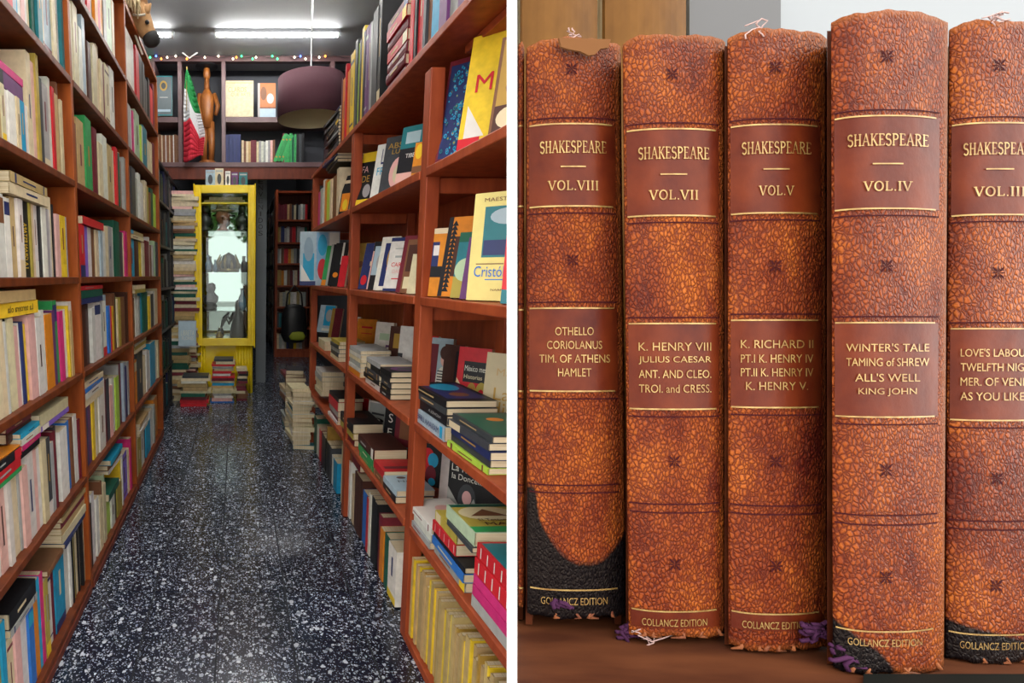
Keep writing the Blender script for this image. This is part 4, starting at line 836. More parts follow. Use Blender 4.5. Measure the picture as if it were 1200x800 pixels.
def lamp():
    Y = 4.0; c = onY(364, 120, Y); r = c.x - onY(325, 120, Y).x; zb, zt = onY(364, 140, Y).z, onY(364, 93, Y).z
    t = thing('pendant_lamp', (c.x, Y, zb), 'maroon drum pendant lampshade with cream lining hanging from the ceiling', 'lamp')
    mb = MB(); mb.lathe([(r - .002, 0), (r, 0), (r * .985, zt - zb), (r * .985 - .003, zt - zb)], seg=40)
    mb.f = mb.f[:-2]; mb.c = mb.c[:-2]; mb.mi = mb.mi[:-2]; obj('shade', mb, mat('maroon_shade_fabric', (.10, .035, .05), .85), t, smooth=True)
    mb = MB(); mb.lathe([(r - .004, .001), (r * .985 - .006, zt - zb - .001)], seg=40); mb.f = mb.f[:-2]; mb.c = mb.c[:-2]; mb.mi = mb.mi[:-2]
    obj('lining', mb, mat('cream_lining', (.8, .72, .46), .8), t, smooth=True)
    mb = MB(); mb.lathe([(.0, zt - zb - .004), (r * .98, zt - zb - .004), (r * .98, zt - zb), (0, zt - zb)], seg=40); obj('top_disc', mb, mat('cream_disc', (.8, .7, .42), .8), t)
    mb = MB(); mb.tube([(0, 0, zt - zb), (0, 0, ZC - zb - .03)], .006, 8); obj('rod', mb, M_STEEL, t)
    mb = MB(); mb.lathe([(.0, 0), (.05, 0), (.03, .03), (0, .03)], seg=18); obj('ceiling_rose', mb, M_WHITEP, t, Matrix.Translation((0, 0, ZC - zb - .031)))
def horse():
    Y = 3.05
    t = thing('horse_head', onY(140, 5, Y), 'tan toy horse head with blond mane looking down from the left bookcase', 'horse head')
    o = t.location.copy()
    tan = mat('tan_plush', rough=.9); noisy(tan, (.36, .19, .075), (.48, .27, .12), 30, bump=.3)
    blond = mat('blond_mane', rough=.8); noisy(blond, (.45, .34, .17), (.7, .58, .36), 60)
    def P(px, py, dy=0): p = onY(px, py, Y + dy); return p - o
    mb = MB(); mb.tube([P(118, -40), P(138, -18), P(150, 2), P(157, 14)], [.13, .12, .105, .095], 18); n = obj('neck', mb, tan, t, smooth=True)
    mb = MB(); mb.tube([P(150, 4), P(155, 10), P(162, 20), P(168, 30), P(174, 40), P(178, 46)], [.045, .075, .076, .06, .045, .040], 18); h = obj('head', mb, tan, t, smooth=True)
    mb = MB(); mb.tube([P(175.5, 42), P(178, 47), P(180, 51), P(181, 54)], [.046, .05, .042, .018], 16); obj('muzzle', mb, mat('dark_muzzle', (.03, .028, .027), .8), t, smooth=True)
    mb = MB(); mb.tube([P(167, 17, -.03), P(172, 11, -.03), P(177, 4, -.03)], [.028, .024, .004], 10); obj('ear', mb, tan, t, smooth=True)
    mb = MB(); mb.tube([P(163, 14, .05), P(166, 8, .05), P(170, 2, .05)], [.026, .022, .004], 10); obj('ear', mb, tan, t, smooth=True)
    mb = MB(); mb.lathe([(0, -.012), (.01, -.008), (.013, 0), (.01, .008), (0, .012)], seg=12); e = P(172.5, 26, -.062); obj('eye', mb, M_BLACK, t, Matrix.Translation(e), smooth=True)
    for k in range(40):
        a = R(); b = R(); x, y = 142 + 22 * a, -8 + 16 * a + 4 * b; mb = MB()
        q = P(x, y, -.09 * b); mb.tube([q, q + Vector((-.02 + .03 * R(), -.05, .03)), q + Vector((-.03 + .06 * R(), -.06 - .02 * R(), -.03 - .06 * R()))], [.012, .012, .003], 6); obj('mane_lock', mb, blond, t, smooth=True)
    rope = mat('pale_rope', (.6, .55, .45), .8)
    mb = MB(); mb.tube([P(156, 17, -.09), P(163, 18, -.1), P(170, 17, -.08)], .006, 6); obj('bridle', mb, rope, t)
    mb = MB(); mb.tube([P(150, 26, -.05), P(156, 34, -.04), P(161, 48, -.02), P(167, 64, .0)], .006, 6); obj('lead_rope', mb, rope, t)
def party_lights(z3):
    t = thing('string_lights', (0, YG - .03, z3), 'string of tiny coloured lights along the gallery top beam', 'string lights')
    mb = MB(); mb.tube([(XWL + .05 + k * .05, 0, .012 * math.sin(k * 1.3)) for k in range(39)], .003, 5); obj('wire', mb, M_BLACK, t)
    for k, px in enumerate([176, 183, 189, 196, 206, 219, 240, 256, 273, 277, 283, 296, 300, 319, 325, 345, 352, 358, 374, 381]):
        c = random.choice([(1, .9, .7), (.05, .9, .3), (.1, .2, 1), (1, .35, .05), (1, .9, .7)]) ; x = onY(px, 68, YG - .03).x
        nm = 'bulb_glow_%d' % (hash(c) % 97); m = bpy.data.materials.get(nm)
        if m is None: m = mat(nm, c, .4); b = m.node_tree.nodes['Principled BSDF']; b.inputs['Emission Color'].default_value = (*c, 1); b.inputs['Emission Strength'].default_value = 3
        mb = MB(); mb.lathe([(0, -.012), (.009, -.006), (.01, 0), (.004, .01), (0, .011)], seg=8); obj('bulb', mb, m, t, Matrix.Translation((x, -.005, .014 * math.sin(k * 2.1) - .008)), smooth=True)
def cords():
    t = thing('looped_rope', onY(222, 68, 5.1), 'looped pale cord hung from two dark hooks below the ceiling', 'rope')
    o = t.location.copy(); a, b, c = [onY(p, q, 5.1) - o for p, q in ((207, 50), (222, 68), (241, 50))]
    mb = MB(); mb.tube([a, a.lerp(b, .4) + Vector((0, 0, -.03)), b, b.lerp(c, .55) + Vector((0, 0, -.02)), c], .007, 8); obj('rope_strand', mb, M_WHITEP, t, smooth=True)
    for p in (a, c): mb = MB(); mb.tube([p + Vector((0, 0, .0)), p + Vector((0, 0, .04))], .012, 8); obj('hook', mb, M_BLACK, t)
def street_tree(x, y, s, lab):
    t = thing('street_tree', (x, y, -.055), lab, 'tree')
    mb = MB(); mb.tube([(0, 0, 0), (.05, 0, 1.2), (0, .05, 2.4), (.1, 0, 3.2)], [.13, .1, .09, .05], 10); obj('trunk', mb, mat('bark', (.12, .08, .05), .9), t, smooth=True)
    mb = MB()
    for k in range(1500):
        a, b, r = R() * 6.283, math.acos(1 - 2 * R()), s * (.55 + .45 * R()); c = Vector((r * math.sin(b) * math.cos(a), r * math.sin(b) * math.sin(a), 3.3 + r * .8 * math.cos(b)))
        u = Vector((R() - .5, R() - .5, R() - .5)).normalized() * .13; w = u.cross(Vector((R() - .5, R() - .5, R() - .5))).normalized() * .09
        mb.quad([c - u, c + w, c + u, c - w])
    obj('foliage', mb, mat('green_leaves', (.1, .22, .04), .6), t, kind='stuff')
# ================================================================== STAND WITH LEATHER VOLUMES (beside the camera, tilted back)
CM = frame((1, 0, 0), (0, cP, -sP), (0, sP, cP), (0, 0, HC))      # x right, y away, z up the stand
def px_x(px, y): return (px - CX) / FPX * y
def py_z(py, y): return (CY - py) / FPX * y
SHZ = -.1108
def leather_mat():
    m = mat('pebbled_calf_leather', rough=.42); nd, lk, b = nodes(m)
    tc = add(nd, 'ShaderNodeTexCoord'); mp = add(nd, 'ShaderNodeMapping'); mp.inputs['Rotation'].default_value = (0, .55, 0); mp.inputs['Scale'].default_value = (1.3, 1, .78)
    oi = add(nd, 'ShaderNodeObjectInfo'); ofs = add(nd, 'ShaderNodeVectorMath', operation='ADD')
    lk.new(tc.outputs['Object'], ofs.inputs[0]); lk.new(oi.outputs['Random'], ofs.inputs[1]); lk.new(ofs.outputs[0], mp.inputs[0])
    dn = add(nd, 'ShaderNodeTexNoise'); dn.inputs['Scale'].default_value = 320; lk.new(mp.outputs[0], dn.inputs[0])
    mx = add(nd, 'ShaderNodeMix', data_type='VECTOR'); mx.inputs[0].default_value = .0022; lk.new(mp.outputs[0], mx.inputs[4]); lk.new(dn.outputs['Color'], mx.inputs[5])
    v = add(nd, 'ShaderNodeTexVoronoi', feature='DISTANCE_TO_EDGE'); v.inputs['Scale'].default_value = 640; lk.new(mx.outputs[1], v.inputs['Vector'])
    v2 = add(nd, 'ShaderNodeTexVoronoi', feature='DISTANCE_TO_EDGE'); v2.inputs['Scale'].default_value = 1200; lk.new(mx.outputs[1], v2.inputs['Vector'])
    big = add(nd, 'ShaderNodeTexNoise'); big.inputs['Scale'].default_value = 38; big.inputs['Detail'].default_value = 6; big.inputs['Roughness'].default_value = .65; lk.new(mp.outputs[0], big.inputs[0])
    ms = add(nd, 'ShaderNodeMapRange'); ms.inputs[1].default_value = .34; ms.inputs[2].default_value = .66; lk.new(big.outputs[0], ms.inputs[0])
    cell = ramp(nd, [(0, (.12, .017, .007)), (.45, (.22, .042, .010)), (1, (.37, .095, .014))]); lk.new(ms.outputs[0], cell.inputs[0])
    edge = ramp(nd, [(0, (.045, .005, .0045)), (1, (.11, .017, .006))]); lk.new(ms.outputs[0], edge.inputs[0])
    ew = add(nd, 'ShaderNodeMapRange'); ew.inputs[1].default_value = .0; ew.inputs[2].default_value = .26; lk.new(v.outputs['Distance'], ew.inputs[0])
    c1 = add(nd, 'ShaderNodeMix', data_type='RGBA'); lk.new(ew.outputs[0], c1.inputs[0]); lk.new(edge.outputs[0], c1.inputs[6]); lk.new(cell.outputs[0], c1.inputs[7])
    wa = add(nd, 'ShaderNodeAttribute', attribute_name='wear'); c2 = add(nd, 'ShaderNodeMix', data_type='RGBA'); lk.new(wa.outputs['Fac'], c2.inputs[0]); lk.new(c1.outputs[2], c2.inputs[6]); c2.inputs[7].default_value = (.25, .075, .018, 1)
    ba = add(nd, 'ShaderNodeAttribute', attribute_name='burn'); bn = add(nd, 'ShaderNodeMath', operation='MULTIPLY_ADD'); lk.new(big.outputs[0], bn.inputs[0]); bn.inputs[1].default_value = .5
    lk.new(ba.outputs['Fac'], bn.inputs[2]); br = add(nd, 'ShaderNodeMapRange'); br.inputs[1].default_value = .68; br.inputs[2].default_value = .86; lk.new(bn.outputs[0], br.inputs[0])
    c3 = add(nd, 'ShaderNodeMix', data_type='RGBA'); lk.new(br.outputs[0], c3.inputs[0]); lk.new(c2.outputs[2], c3.inputs[6]); c3.inputs[7].default_value = (.005, .004, .005, 1)
    lk.new(c3.outputs[2], b.inputs['Base Color'])
    hh = add(nd, 'ShaderNodeMath', operation='MULTIPLY_ADD'); cl = add(nd, 'ShaderNodeMapRange'); cl.inputs[2].default_value = .3; lk.new(v.outputs['Distance'], cl.inputs[0])
    lk.new(cl.outputs[0], hh.inputs[0]); hh.inputs[1].default_value = 1.0; h2 = add(nd, 'ShaderNodeMath', operation='MULTIPLY'); lk.new(v2.outputs['Distance'], h2.inputs[0]); h2.inputs[1].default_value = .5; lk.new(h2.outputs[0], hh.inputs[2])
    bp = add(nd, 'ShaderNodeBump'); bp.inputs['Strength'].default_value = .75; bp.inputs['Distance'].default_value = .0005; lk.new(hh.outputs[0], bp.inputs['Height']); lk.new(bp.outputs[0], b.inputs['Normal'])
    b.inputs['Specular IOR Level'].default_value = .15; b.inputs['Roughness'].default_value = .38; b.inputs['Specular Tint'].default_value = (1, .72, .55, 1)
    return m
M_LEATHER = leather_mat()
M_LABEL = mat('smooth_red_leather', rough=.38); noisy(M_LABEL, (.058, .007, .0035), (.14, .024, .006), 70, (1, 1, .8), 6, .25); M_LABEL.node_tree.nodes['Principled BSDF'].inputs['Specular IOR Level'].default_value = .14
M_BOARD = mat('brown_board_leather', rough=.6); noisy(M_BOARD, (.05, .010, .005), (.11, .028, .009), 60, (1, 1, 1), 5, .3); M_BOARD.node_tree.nodes['Principled BSDF'].inputs['Specular IOR Level'].default_value = .1
M_GILT = mat('worn_gilt', rough=.35, metal=.35); noisy(M_GILT, (.23, .115, .03), (.44, .29, .10), 240, (1, 1, 1), 3)
M_STAMP = mat('blind_stamped_line', (.038, .006, .008), .7, **{'Specular IOR Level': .05})
M_THREAD = mat('purple_thread', (.055, .018, .05), .9, **{'Specular IOR Level': .05})
M_PALETHREAD = mat('frayed_pale_thread', (.45, .3, .28), .9)
M_FRAY = mat('frayed_orange_leather', rough=.8); noisy(M_FRAY, (.12, .026, .008), (.26, .075, .016), 200, bump=.6)

# serif capitals as strokes: glyph -> (width, [(points, thickness)], [serif centres])
def arc(cx, cy, rx, ry, a0, a1, n=10): return [(cx + rx * math.cos(math.radians(a0 + (a1 - a0) * k / n)), cy + ry * math.sin(math.radians(a0 + (a1 - a0) * k / n))) for k in range(n + 1)]
T1, T2 = .12, .065
GL = {'S': (.5, [(arc(.25, .74, .2, .22, 30, 270, 12) + arc(.25, .27, .21, .25, 88, -150, 12), .13)], []),
      'H': (.66, [([(.12, 0), (.12, 1)], T1), ([(.54, 0), (.54, 1)], T1), ([(.12, .52), (.54, .52)], T2)], [(.12, 0), (.12, 1), (.54, 0), (.54, 1)]),
      'A': (.66, [([(.06, 0), (.33, 1)], T2), ([(.33, 1), (.6, 0)], T1), ([(.17, .35), (.49, .35)], T2)], [(.06, 0), (.6, 0)]),
      'K': (.64, [([(.12, 0), (.12, 1)], T1), ([(.14, .42), (.54, 1)], T2), ([(.26, .56), (.58, 0)], T1)], [(.12, 0), (.12, 1), (.54, 1), (.58, 0)]),
      'E': (.54, [([(.12, 0), (.12, 1)], T1), ([(.12, .96), (.48, .96), (.48, .82)], T2), ([(.12, .52), (.4, .52)], T2), ([(.12, .04), (.5, .04), (.5, .2)], T2)], [(.12, 0), (.12, 1)]),
      'P': (.56, [([(.12, 0), (.12, 1)], T1), ([(.12, .96)] + arc(.28, .73, .22, .23, 90, -90, 10) + [(.12, .5)], .11)], [(.12, 0), (.12, 1)]),
      'R': (.62, [([(.12, 0), (.12, 1)], T1), ([(.12, .96)] + arc(.28, .74, .21, .22, 90, -90, 10) + [(.12, .52)], .11), ([(.28, .52), (.58, 0)], T1)], [(.12, 0), (.12, 1), (.58, 0)]),
      'V': (.64, [([(.06, 1), (.32, 0)], T1), ([(.32, 0), (.58, 1)], T2)], [(.06, 1), (.58, 1)]),
      'O': (.7, [(arc(.35, .5, .28, .48, 0, 360, 24), .12)], []),
      'L': (.52, [([(.12, 0), (.12, 1)], T1), ([(.12, .04), (.48, .04), (.48, .22)], T2)], [(.12, 0), (.12, 1)]),
      'I': (.28, [([(.14, 0), (.14, 1)], T1)], [(.14, 0), (.14, 1)]),
      '.': (.2, [([(.07, .06), (.14, .06)], .13)], [])}
def serif_text(s):
    """list of small quads in a unit box of height 1; returns quads and total width"""
    x = 0; Q = []
    def seg(a, b, th):
        d = Vector((b[0] - a[0], b[1] - a[1])); l = d.length
        if l < 1e-6: return
        d /= l; n = Vector((-d.y, d.x)) * th / 2; e = d * th * .12
        Q.append([(a[0] - e.x + n.x, a[1] - e.y + n.y), (a[0] - e.x - n.x, a[1] - e.y - n.y), (b[0] + e.x - n.x, b[1] + e.y - n.y), (b[0] + e.x + n.x, b[1] + e.y + n.y)])
    for ch in s:
        if ch == ' ': x += .3; continue
        w, st, sf = GL[ch]
        for pts, th in st:
            for a, b in zip(pts[:-1], pts[1:]): seg((a[0] + x, a[1]), (b[0] + x, b[1]), th)
        for sx, sy in sf: seg((x + sx - .11, sy + (.035 if sy < .5 else -.035)), (x + sx + .11, sy + (.035 if sy < .5 else -.035)), .07)
        x += w + .09
    return Q, x - .09

def leather_volume(nm, label, xt, xb, ptop, pbot, y0, gold, sh, dash, vol, voltext, cont, lines, orn, dbl, foot, burn=(), b=.003, seed=1, foottext='COLLANCZ EDITION', wear_r=.06, titles=True):
    rnd = random.Random(seed); SK = max(.575, ((xt[0] + xt[1]) / 2 - CX) / FPX)      # the volumes are cocked: they lean back to the right
    xl0, xr0 = xt; xl1, xr1 = xb; zt, zb = py_z(ptop, y0), py_z(pbot, y0)
    base = Vector(((px_x(xl1, y0) + px_x(xr1, y0)) / 2, y0, SHZ + .0006))
    t = thing(nm, None, label, 'book', 'old leather volumes on the tilted stand', M=CM @ Matrix.Translation(base))
    ph = [rnd.random() * 6.28 for _ in range(8)]
    def edge(u, k, amp): return amp * (math.sin(u * 9 + ph[k]) * .5 + math.sin(u * 23 + ph[k + 1]) * .3 + math.sin(u * 47 + ph[k + 2]) * .25)
    def surf(u, z, off=0.0):
        f = (z - zb) / (zt - zb); xl = px_x(xl0 * f + xl1 * (1 - f), y0); xr = px_x(xr0 * f + xr1 * (1 - f), y0)
        e = abs(2 * u - 1); bul = b * (1 - e ** 2.6); x = xl + (xr - xl) * u
        return Vector((x - SK * (bul + off), y0 - bul - off, z)) - base
    def Z(py): return py_z(py, y0 - b * .8)
    # spine
    nu, nv = 30, 150; mb = MB(); idx = {}; bu = []; we = []
    for j in range(nv + 1):
        for i in range(nu + 1):
            u, v = i / nu, j / nv; a = zb + edge(u, 0, .0009); c = zt + edge(u, 3, .0007) - (.0016 * (abs(2 * u - 1) ** 6))
            z = a + (c - a) * v; idx[i, j] = len(mb.v); mb.v.append(tuple(surf(u, z))); py = CY - z / y0 * FPX; q = 0
            for fn in burn: q = max(q, fn(u, py))
            bu.append(q); we.append(max(max(0, (u - (1 - wear_r)) / wear_r) * .8, max(0, 1 - v * 90) * .6, max(0, 1 - (1 - v) * 70) * .75))
    for j in range(nv):
        for i in range(nu): mb.f.append((idx[i, j], idx[i + 1, j], idx[i + 1, j + 1], idx[i, j + 1])); mb.c.append((1, 1, 1)); mb.mi.append(0)
    me = mb.mesh('spine', M_LEATHER, True)
    for k, vals in (('burn', bu), ('wear', we)): me.attributes.new(k, 'FLOAT', 'POINT').data.foreach_set('value', vals)
    sp = link('spine', me, t); sm = sp.modifiers.new('thickness', 'SOLIDIFY'); sm.thickness = .0016; sm.offset = -1
    # boards and page block, leaning back to the right
    xl, xr = px_x(xl1, y0) - base.x, px_x(xr1, y0) - base.x; d = .125; th = .0032; zz0, zz1 = 0.0, zt - base.z - .003
    def slab(n, a, c, z0, z1, m, dd=d, ys=.0022):
        q = MB(); q.prism([(a, ys), (c, ys), (c + SK * (dd - ys), dd), (a + SK * (dd - ys), dd)], z0, z1); return obj(n, q, m, t)
    slab('cover_board', xl + .0006, xl + th, zz0, zz1, M_BOARD); slab('cover_board', xr - th, xr - .0006, zz0, zz1, M_BOARD)
    slab('page_block', xl + th, xr - th, zz0 + .012, zz1 - .003, M_PAGE, d - .004)
    # panels
    def strip(n, pa, pb, m, off, u0=.025, u1=.93, parent=t, smooth=True, nn=20):
        q = MB(); za, zb_ = Z(pb), Z(pa)
        for i in range(nn + 1):
            u = u0 + (u1 - u0) * i / nn
            q.v += [tuple(surf(u, za, off)), tuple(surf(u, zb_, off))]
        for i in range(nn): q.f.append((2 * i, 2 * i + 2, 2 * i + 3, 2 * i + 1)); q.c.append((1, 1, 1)); q.mi.append(0)
        return obj(n, q, m, parent, smooth=smooth)
    p1 = strip('title_panel', gold[0], gold[1], M_LABEL, .0002); p2 = strip('contents_panel', cont[0], cont[1], M_LABEL, .0002)
    for g in (gold[0], gold[1], cont[0], cont[1]): strip('gilt_rule', g - .9, g + .9, M_GILT, .0004, .03, .90)
    for g, s in ((gold[0], -7), (gold[1], 8), (cont[0], -7), (cont[1], 9)): strip('blind_rule', g + s - .8, g + s + .8, M_STAMP, .0002, .02, .93)
    for g in dbl: strip('blind_rule', g - .8, g + .8, M_STAMP, .0002, .02, .93)
    strip('gilt_rule', foot - .9, foot + .9, M_GILT, .0004, .03, .9)
    if not burn and titles: strip('foot_panel', foot, foot + 20, M_LABEL, .0002)
    if not titles: return t
    def flat_text(n, s, py, hpx, uc, uw, parent, serif=True, m=M_GILT):
        q = MB(); zc = Z(py); hz = hpx / FPX * (y0 - b)
        if serif:
            Q, tw = serif_text(s)
            for quad in Q: q.quad([surf(uc + (px / tw - .5) * uw, zc + (pz - .5) * hz, .0005) for px, pz in quad])
        else:
            v, f, asp = text_geo(s); q.v = [tuple(surf(uc + (a - .5) * uw, zc + (bb - .5) * hz, .0005)) for a, bb in v]; q.f = list(f); q.c = [(1, 1, 1)] * len(f); q.mi = [0] * len(f)
        return obj(n, q, m, parent)
    uc = .49
    flat_text('gilt_lettering', 'SHAKESPEARE', sh, 14, uc, .69, p1)
    q = MB(); 
    for i in range(6):
        u = uc - .13 + .26 * i / 6; q.quad([surf(u, Z(dash + .8), .0005), surf(u + .26 / 6, Z(dash + .8), .0005), surf(u + .26 / 6, Z(dash - .8), .0005), surf(u, Z(dash - .8), .0005)])
    obj('gilt_dash', q, M_GILT, p1)
    flat_text('gilt_lettering', voltext, vol, 11, uc, .068 * len(voltext) if len(voltext) < 8 else .52, p1)
    for s, py in lines: flat_text('gilt_lettering', s, py, 9.5, uc, min(.72, .056 * len(s)), p2, False)
    flat_text('gilt_lettering', foottext, foot + 13, 8.5, .47, .66, t, False)
    for py in orn:       # stamped four-petal flower
        q = MB(); zc = Z(py); r = .0031; w = px_x(xr0, y0) - px_x(xl0, y0)
        for k in range(8):
            a = k * math.pi / 4; rr = r if k % 2 else r * .8; n = .22 if k % 2 else .16
            pts = [(0, 0), (rr * .6 * math.cos(a - n), rr * .6 * math.sin(a - n)), (rr * math.cos(a), rr * math.sin(a)), (rr * .6 * math.cos(a + n), rr * .6 * math.sin(a + n))]
            q.quad([surf(uc - .01 + x / w, zc + z, .00025) for x, z in pts])
        obj('stamped_flower', q, M_STAMP, t)
    # frayed lower edge
    for k in range(5):
        u = rnd.random() * .9 + .05; p = surf(u, zb + .0008, -.0008); q = MB(); q.tube([p + Vector((0, 0, .001)), p + Vector((rnd.uniform(-.002, .002), -.0008, -.0006)), p + Vector((rnd.uniform(-.004, .004), 0, -.0014))], [.0008, .0007, .0003], 6)
        obj('frayed_edge', q, M_FRAY, t, smooth=True)
    return t
def tangle(parent_t, px, py, y, n, spread, m, seed):
    rnd = random.Random(seed); inv = parent_t.matrix_basis.inverted() @ CM
    for k in range(n):
        p = Vector((px_x(px, y), y, py_z(py, y))); pts = []
        for i in range(5): pts.append(inv @ p); p = p + Vector((rnd.uniform(-1, 1) * spread, rnd.uniform(-.0006, .0004), rnd.uniform(-1, .75) * spread * .7))
        q = MB(); q.tube(pts, .00024 if m is M_PALETHREAD else .0007, 5); obj('loose_thread', q, m, parent_t, smooth=True)
def stand():
    t = thing('book_stand', None, 'tilted brown wooden book stand with a white upright edge beside the doorway', 'book stand', M=CM @ Matrix.Translation((.3, .16, SHZ - .02)))
    o = Vector((.3, .16, SHZ - .02))
    bw = mat('dark_brown_wood', rough=.5); noisy(bw, (.05, .015, .007), (.12, .040, .016), 14, (1.5, 6, 6), 5, .1); bw.node_tree.nodes['Principled BSDF'].inputs['Specular IOR Level'].default_value = .12
    def pr(n, poly, z0, z1, m): q = MB(); q.prism([(x - o.x, y - o.y) for x, y in poly], z0 - o.z, z1 - o.z); return obj(n, q, m, t)
    a0, a1 = (594 - CX) / FPX, (606 - CX) / FPX
    pr('white_upright', [(a0 * .15, .15), (a1 * .15, .15), (a1 * .405, .405), (a0 * .405 + .0035, .405)], SHZ - .03, .32, M_WHITEP)
    pr('shelf_board', [(a1 * .151 + .00005, .151), (.64, .151), (.66, .405), (a1 * .405 + .00005, .405)], SHZ - .02, SHZ, bw)
    pr('back_panel', [(a1 * .4055 + .002, .4055), (.66, .4055), (.66, .415), (a1 * .4055 + .006, .415)], SHZ - .02, .34, mat('pale_grey_panel', (.26, .28, .30), .6))
    pr('dark_rail', [(px_x(1010, .1520), .1520), (.3, .1520), (.3, .1655), (px_x(1012, .1655), .1655)], SHZ + .0003, SHZ + .0016, mat('dark_green_metal', (.006, .007, .006), .6, **{'Specular IOR Level': .08}))
    # pedestal stands upright on the pavement
    W0 = t.matrix_basis.inverted()
    q = MB(); q.prism([(.118, .18), (.56, .18), (.6, .37), (.235, .37)], -.055, 1.012, M=W0); obj('pedestal', q, bw, t)
    q = MB(); q.prism([(.14, .2), (.54, .2), (.58, .35), (.245, .35)], 1.0121, 1.03, M=W0); obj('pedestal_neck', q, bw, t)
    # things seen soft behind the volumes
    tanl = mat('tan_gold_leather', rough=.5); noisy(tanl, (.07, .028, .006), (.20, .09, .02), 30, (1, 1, .5), 4, .2); tanl.node_tree.nodes['Principled BSDF'].inputs['Specular IOR Level'].default_value = .1
    for pa, pb, lab in ((612, 700, 'tan leather tome behind the volumes at far left of the stand'), (709, 804, 'gold brown leather tome standing behind volume seven on the stand')):
        y = .372; xa, xb = px_x(pa, y), px_x(pb, y); w = xb - xa
        b = thing('leather_tome', None, lab, 'book', 'tomes behind the leather volumes', M=CM @ Matrix.Translation(((xa + xb) / 2, y, SHZ + .0005)))
        q = MB(); n = 12; poly = [(-w / 2 + w * k / n, -.006 * (1 - (2 * k / n - 1) ** 2)) for k in range(n + 1)] + [(w / 2, .003), (-w / 2, .003)]
        q.prism(poly, 0, .4, M=None); obj('spine', q, tanl, b, smooth=False)
        q = MB(); q.prism([(-w / 2 + .001, .0032), (w / 2 - .001, .0032), (w / 2 + .003, .028), (-w / 2 + .006, .028)], .002, .395); obj('page_block', q, M_PAGE, b)
    y = .385; xa, xb = px_x(808, y), px_x(915, y)
    q = MB(); q.prism([(0, 0), (xb - xa, 0), (xb - xa + .003, .015), (.004, .015)], 0, .4)
    obj('document_folder', q, mat('grey_card', (.10, .10, .105), .7), None, CM @ Matrix.Translation((xa, y, SHZ + .0005)), label='plain grey folder standing behind the fifth volume on the stand', cat='folder')
    V = leather_volume
    sm = lambda a, b, x: max(0, min(1, (x - a) / (b - a)))
    v8 = V('leather_book', 'red brown leather volume VIII with blackened foot, second from left on the stand', (617, 727), (618, 735), 50, 719, .194, (146, 242), 173, 196, 218, 'VOL.VIII', (361, 458),
           [('OTHELLO', 388), ('CORIOLANUS', 404), ('TIM. OF ATHENS', 420), ('HAMLET', 436)], (82, 305), (568, 577), 690,
           [lambda u, py: sm(628, 672, py + 55 * (abs(u - .6) ** 2) * 4 - 6), lambda u, py: sm(.17, .06, u) * sm(535, 600, py)], seed=3, foottext='GOLLANCZ EDITION')
    v7 = V('leather_book', 'tan brown leather volume VII with clean foot, third from left on the stand', (730, 850), (737, 851), 46, 741, .1854, (152, 253), 180, 205, 229, 'VOL.VII', (379, 479),
           [('K. HENRY VIII', 406), ('JULIUS CAESAR', 422), ('ANT. AND CLEO.', 438), ('TROI. and CRESS.', 455)], (88, 540, 660), (590, 600), 715, [], seed=5)
    v5 = V('leather_book', 'brown leather volume V with torn top, purple thread at foot, centre of the stand', (853, 969), (854, 971), 40, 756, .181, (147, 250), 174, 199, 224, 'VOL.V', (375, 477),
           [('K. RICHARD II', 403), ('PT.I K. HENRY IV', 420), ('PT.II K. HENRY IV', 436), ('K. HENRY V.', 452)], (80, 312, 540, 662), (592, 602), 718, [], seed=8)
    v4 = V('leather_book', 'tallest brown leather volume IV pulled forward, second from right on the stand', (974, 1111), (976, 1106), 21, 781, .170, (137, 245), 165, 193, 219, 'VOL.IV', (378, 488),
           [("WINTER'S TALE", 407), ('TAMING of SHREW', 424), ("ALL'S WELL", 442), ('KING JOHN', 459)], (68, 312, 550, 675), (603, 614), 738,
           [lambda u, py: sm(708, 738, py - 75 * u) * sm(.75, .4, u)], seed=11, foottext='GOLLANCZ EDITION', b=.0036)
    v3 = V('leather_book', 'brown leather volume III with blackened foot, rightmost on the stand', (1113, 1236), (1108, 1232), 30, 770, .1755, (145, 252), 175, 199, 225, 'VOL.III', (385, 492),
           [("LOVE'S LABOUR'S", 413), ('TWELFTH NIGHT', 430), ('MER. OF VENICE', 447), ('AS YOU LIKE IT', 464)], (78, 320, 560, 685), (610, 620), 742,
           [lambda u, py: sm(712, 735, py - 26 * u) * (1 if py > 0 else 0)], seed=14, foottext='GOLLANCZ EDITION')
    V('leather_book', 'sliver of brown leather volume against the white upright of the stand', (607, 614.5), (607, 614.5), 52, 708, .1975, (148, 242), 0, 0, 0, '', (363, 458), [], (), (568, 577), 688, [], b=.0012, seed=17, titles=False)
    tangle(v7, 738, 736, .187, 16, .0026, M_THREAD, 1); tangle(v7, 752, 742, .184, 4, .005, M_PALETHREAD, 2)
    tangle(v5, 958, 738, .176, 18, .003, M_THREAD, 3); tangle(v4, 988, 752, .170, 16, .0028, M_THREAD, 4); tangle(v4, 1000, 770, .168, 5, .003, M_THREAD, 5)
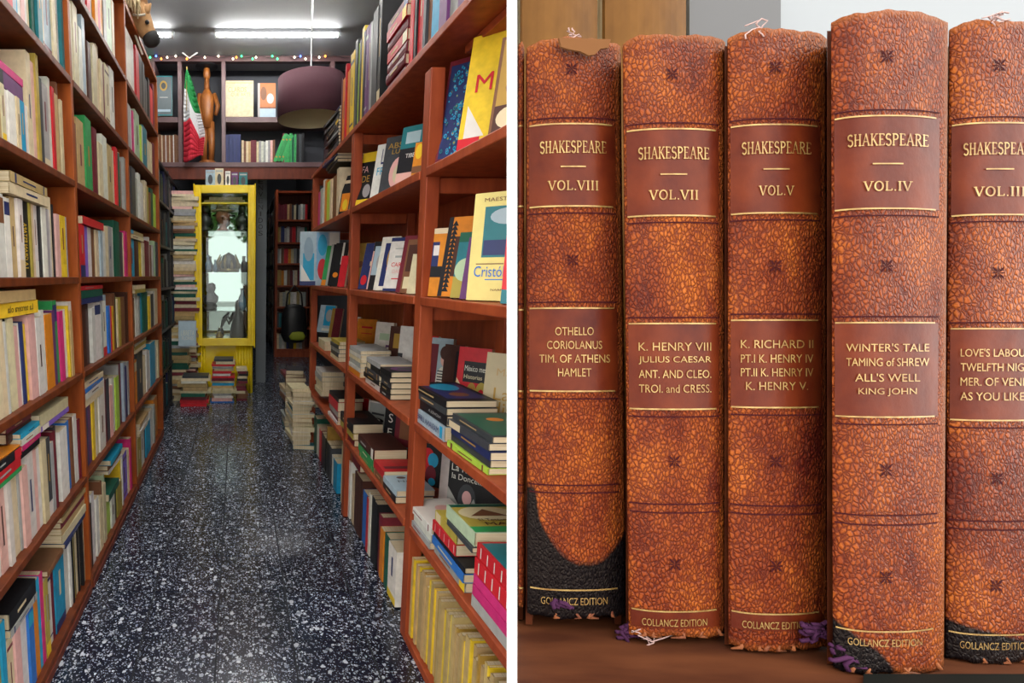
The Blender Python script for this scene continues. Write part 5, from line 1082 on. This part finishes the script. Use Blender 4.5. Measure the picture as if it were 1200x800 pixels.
    tangle(v8, 668, 44, .194, 5, .003, M_PALETHREAD, 6); tangle(v5, 892, 34, .179, 4, .003, M_PALETHREAD, 7); tangle(v3, 1166, 20, .173, 12, .0022, M_PALETHREAD, 8); tangle(v8, 655, 705, .19, 8, .002, M_THREAD, 9)
    # torn top of volume VIII shows the tan lining
    inv = v8.matrix_basis.inverted() @ CM; q = MB(); y = .1885
    pts = [(655, 44), (716, 46), (713, 56), (704, 57), (697, 64), (690, 65), (680, 60), (668, 58), (658, 55)]
    q.quad([inv @ Vector((px_x(a, y), y, py_z(c, y))) for a, c in reversed(pts)]); f = obj('torn_lining', q, mat('tan_lining_paper', (.17, .075, .03), .9, **{'Specular IOR Level': .05}), v8); f.modifiers.new('thickness', 'SOLIDIFY').thickness = .0008

# ================================================================== BUILD
build_room()
left_case(); right_case()
_x0, _x1 = onY(252, 44, 4.65).x, onY(398, 44, 4.65).x
tube_light('ceiling_tube', _x0, _x1, 4.65, 3.257, 'long fluorescent ceiling tube right of the horse head, before the gallery')
tube_light('ceiling_tube', XWL + .02, onY(203, 44, 4.65).x, 4.65, 3.257, 'short length of fluorescent ceiling tube behind the horse muzzle')
tube_light('ceiling_tube', -.6, .6, 1.5, 3.257, 'fluorescent ceiling tube above the doorway end of the aisle')  # added lamp, out of view, to brighten the front shelves
tube_light('ceiling_tube', -.6, .6, 2.9, 3.257, 'fluorescent ceiling tube above the middle of the aisle')  # another added lamp above the view, lifts the light along the aisle
tube_light('ceiling_tube', .0, 1.0, 7.0, 3.257, 'fluorescent ceiling tube in the far room')
tube_light('ceiling_tube', -.6, .8, 3.85, 3.257, 'fluorescent ceiling tube just ahead of the lampshade')  # added just out of frame to brighten the cabinet and book tower
_z1, _z2, _z3 = gallery()
cabinet(); stacks(); dark_cases()
flag(_z1); statue(_z1); lamp(); horse(); party_lights(_z3); cords()
left_books(); right_books()
build_books(300)
stand()
street_tree(-1.6, -5.5, 1.3, 'leafy street tree outside left of the doorway'); street_tree(1.1, -6.5, 1.5, 'leafy street tree outside right of the doorway')
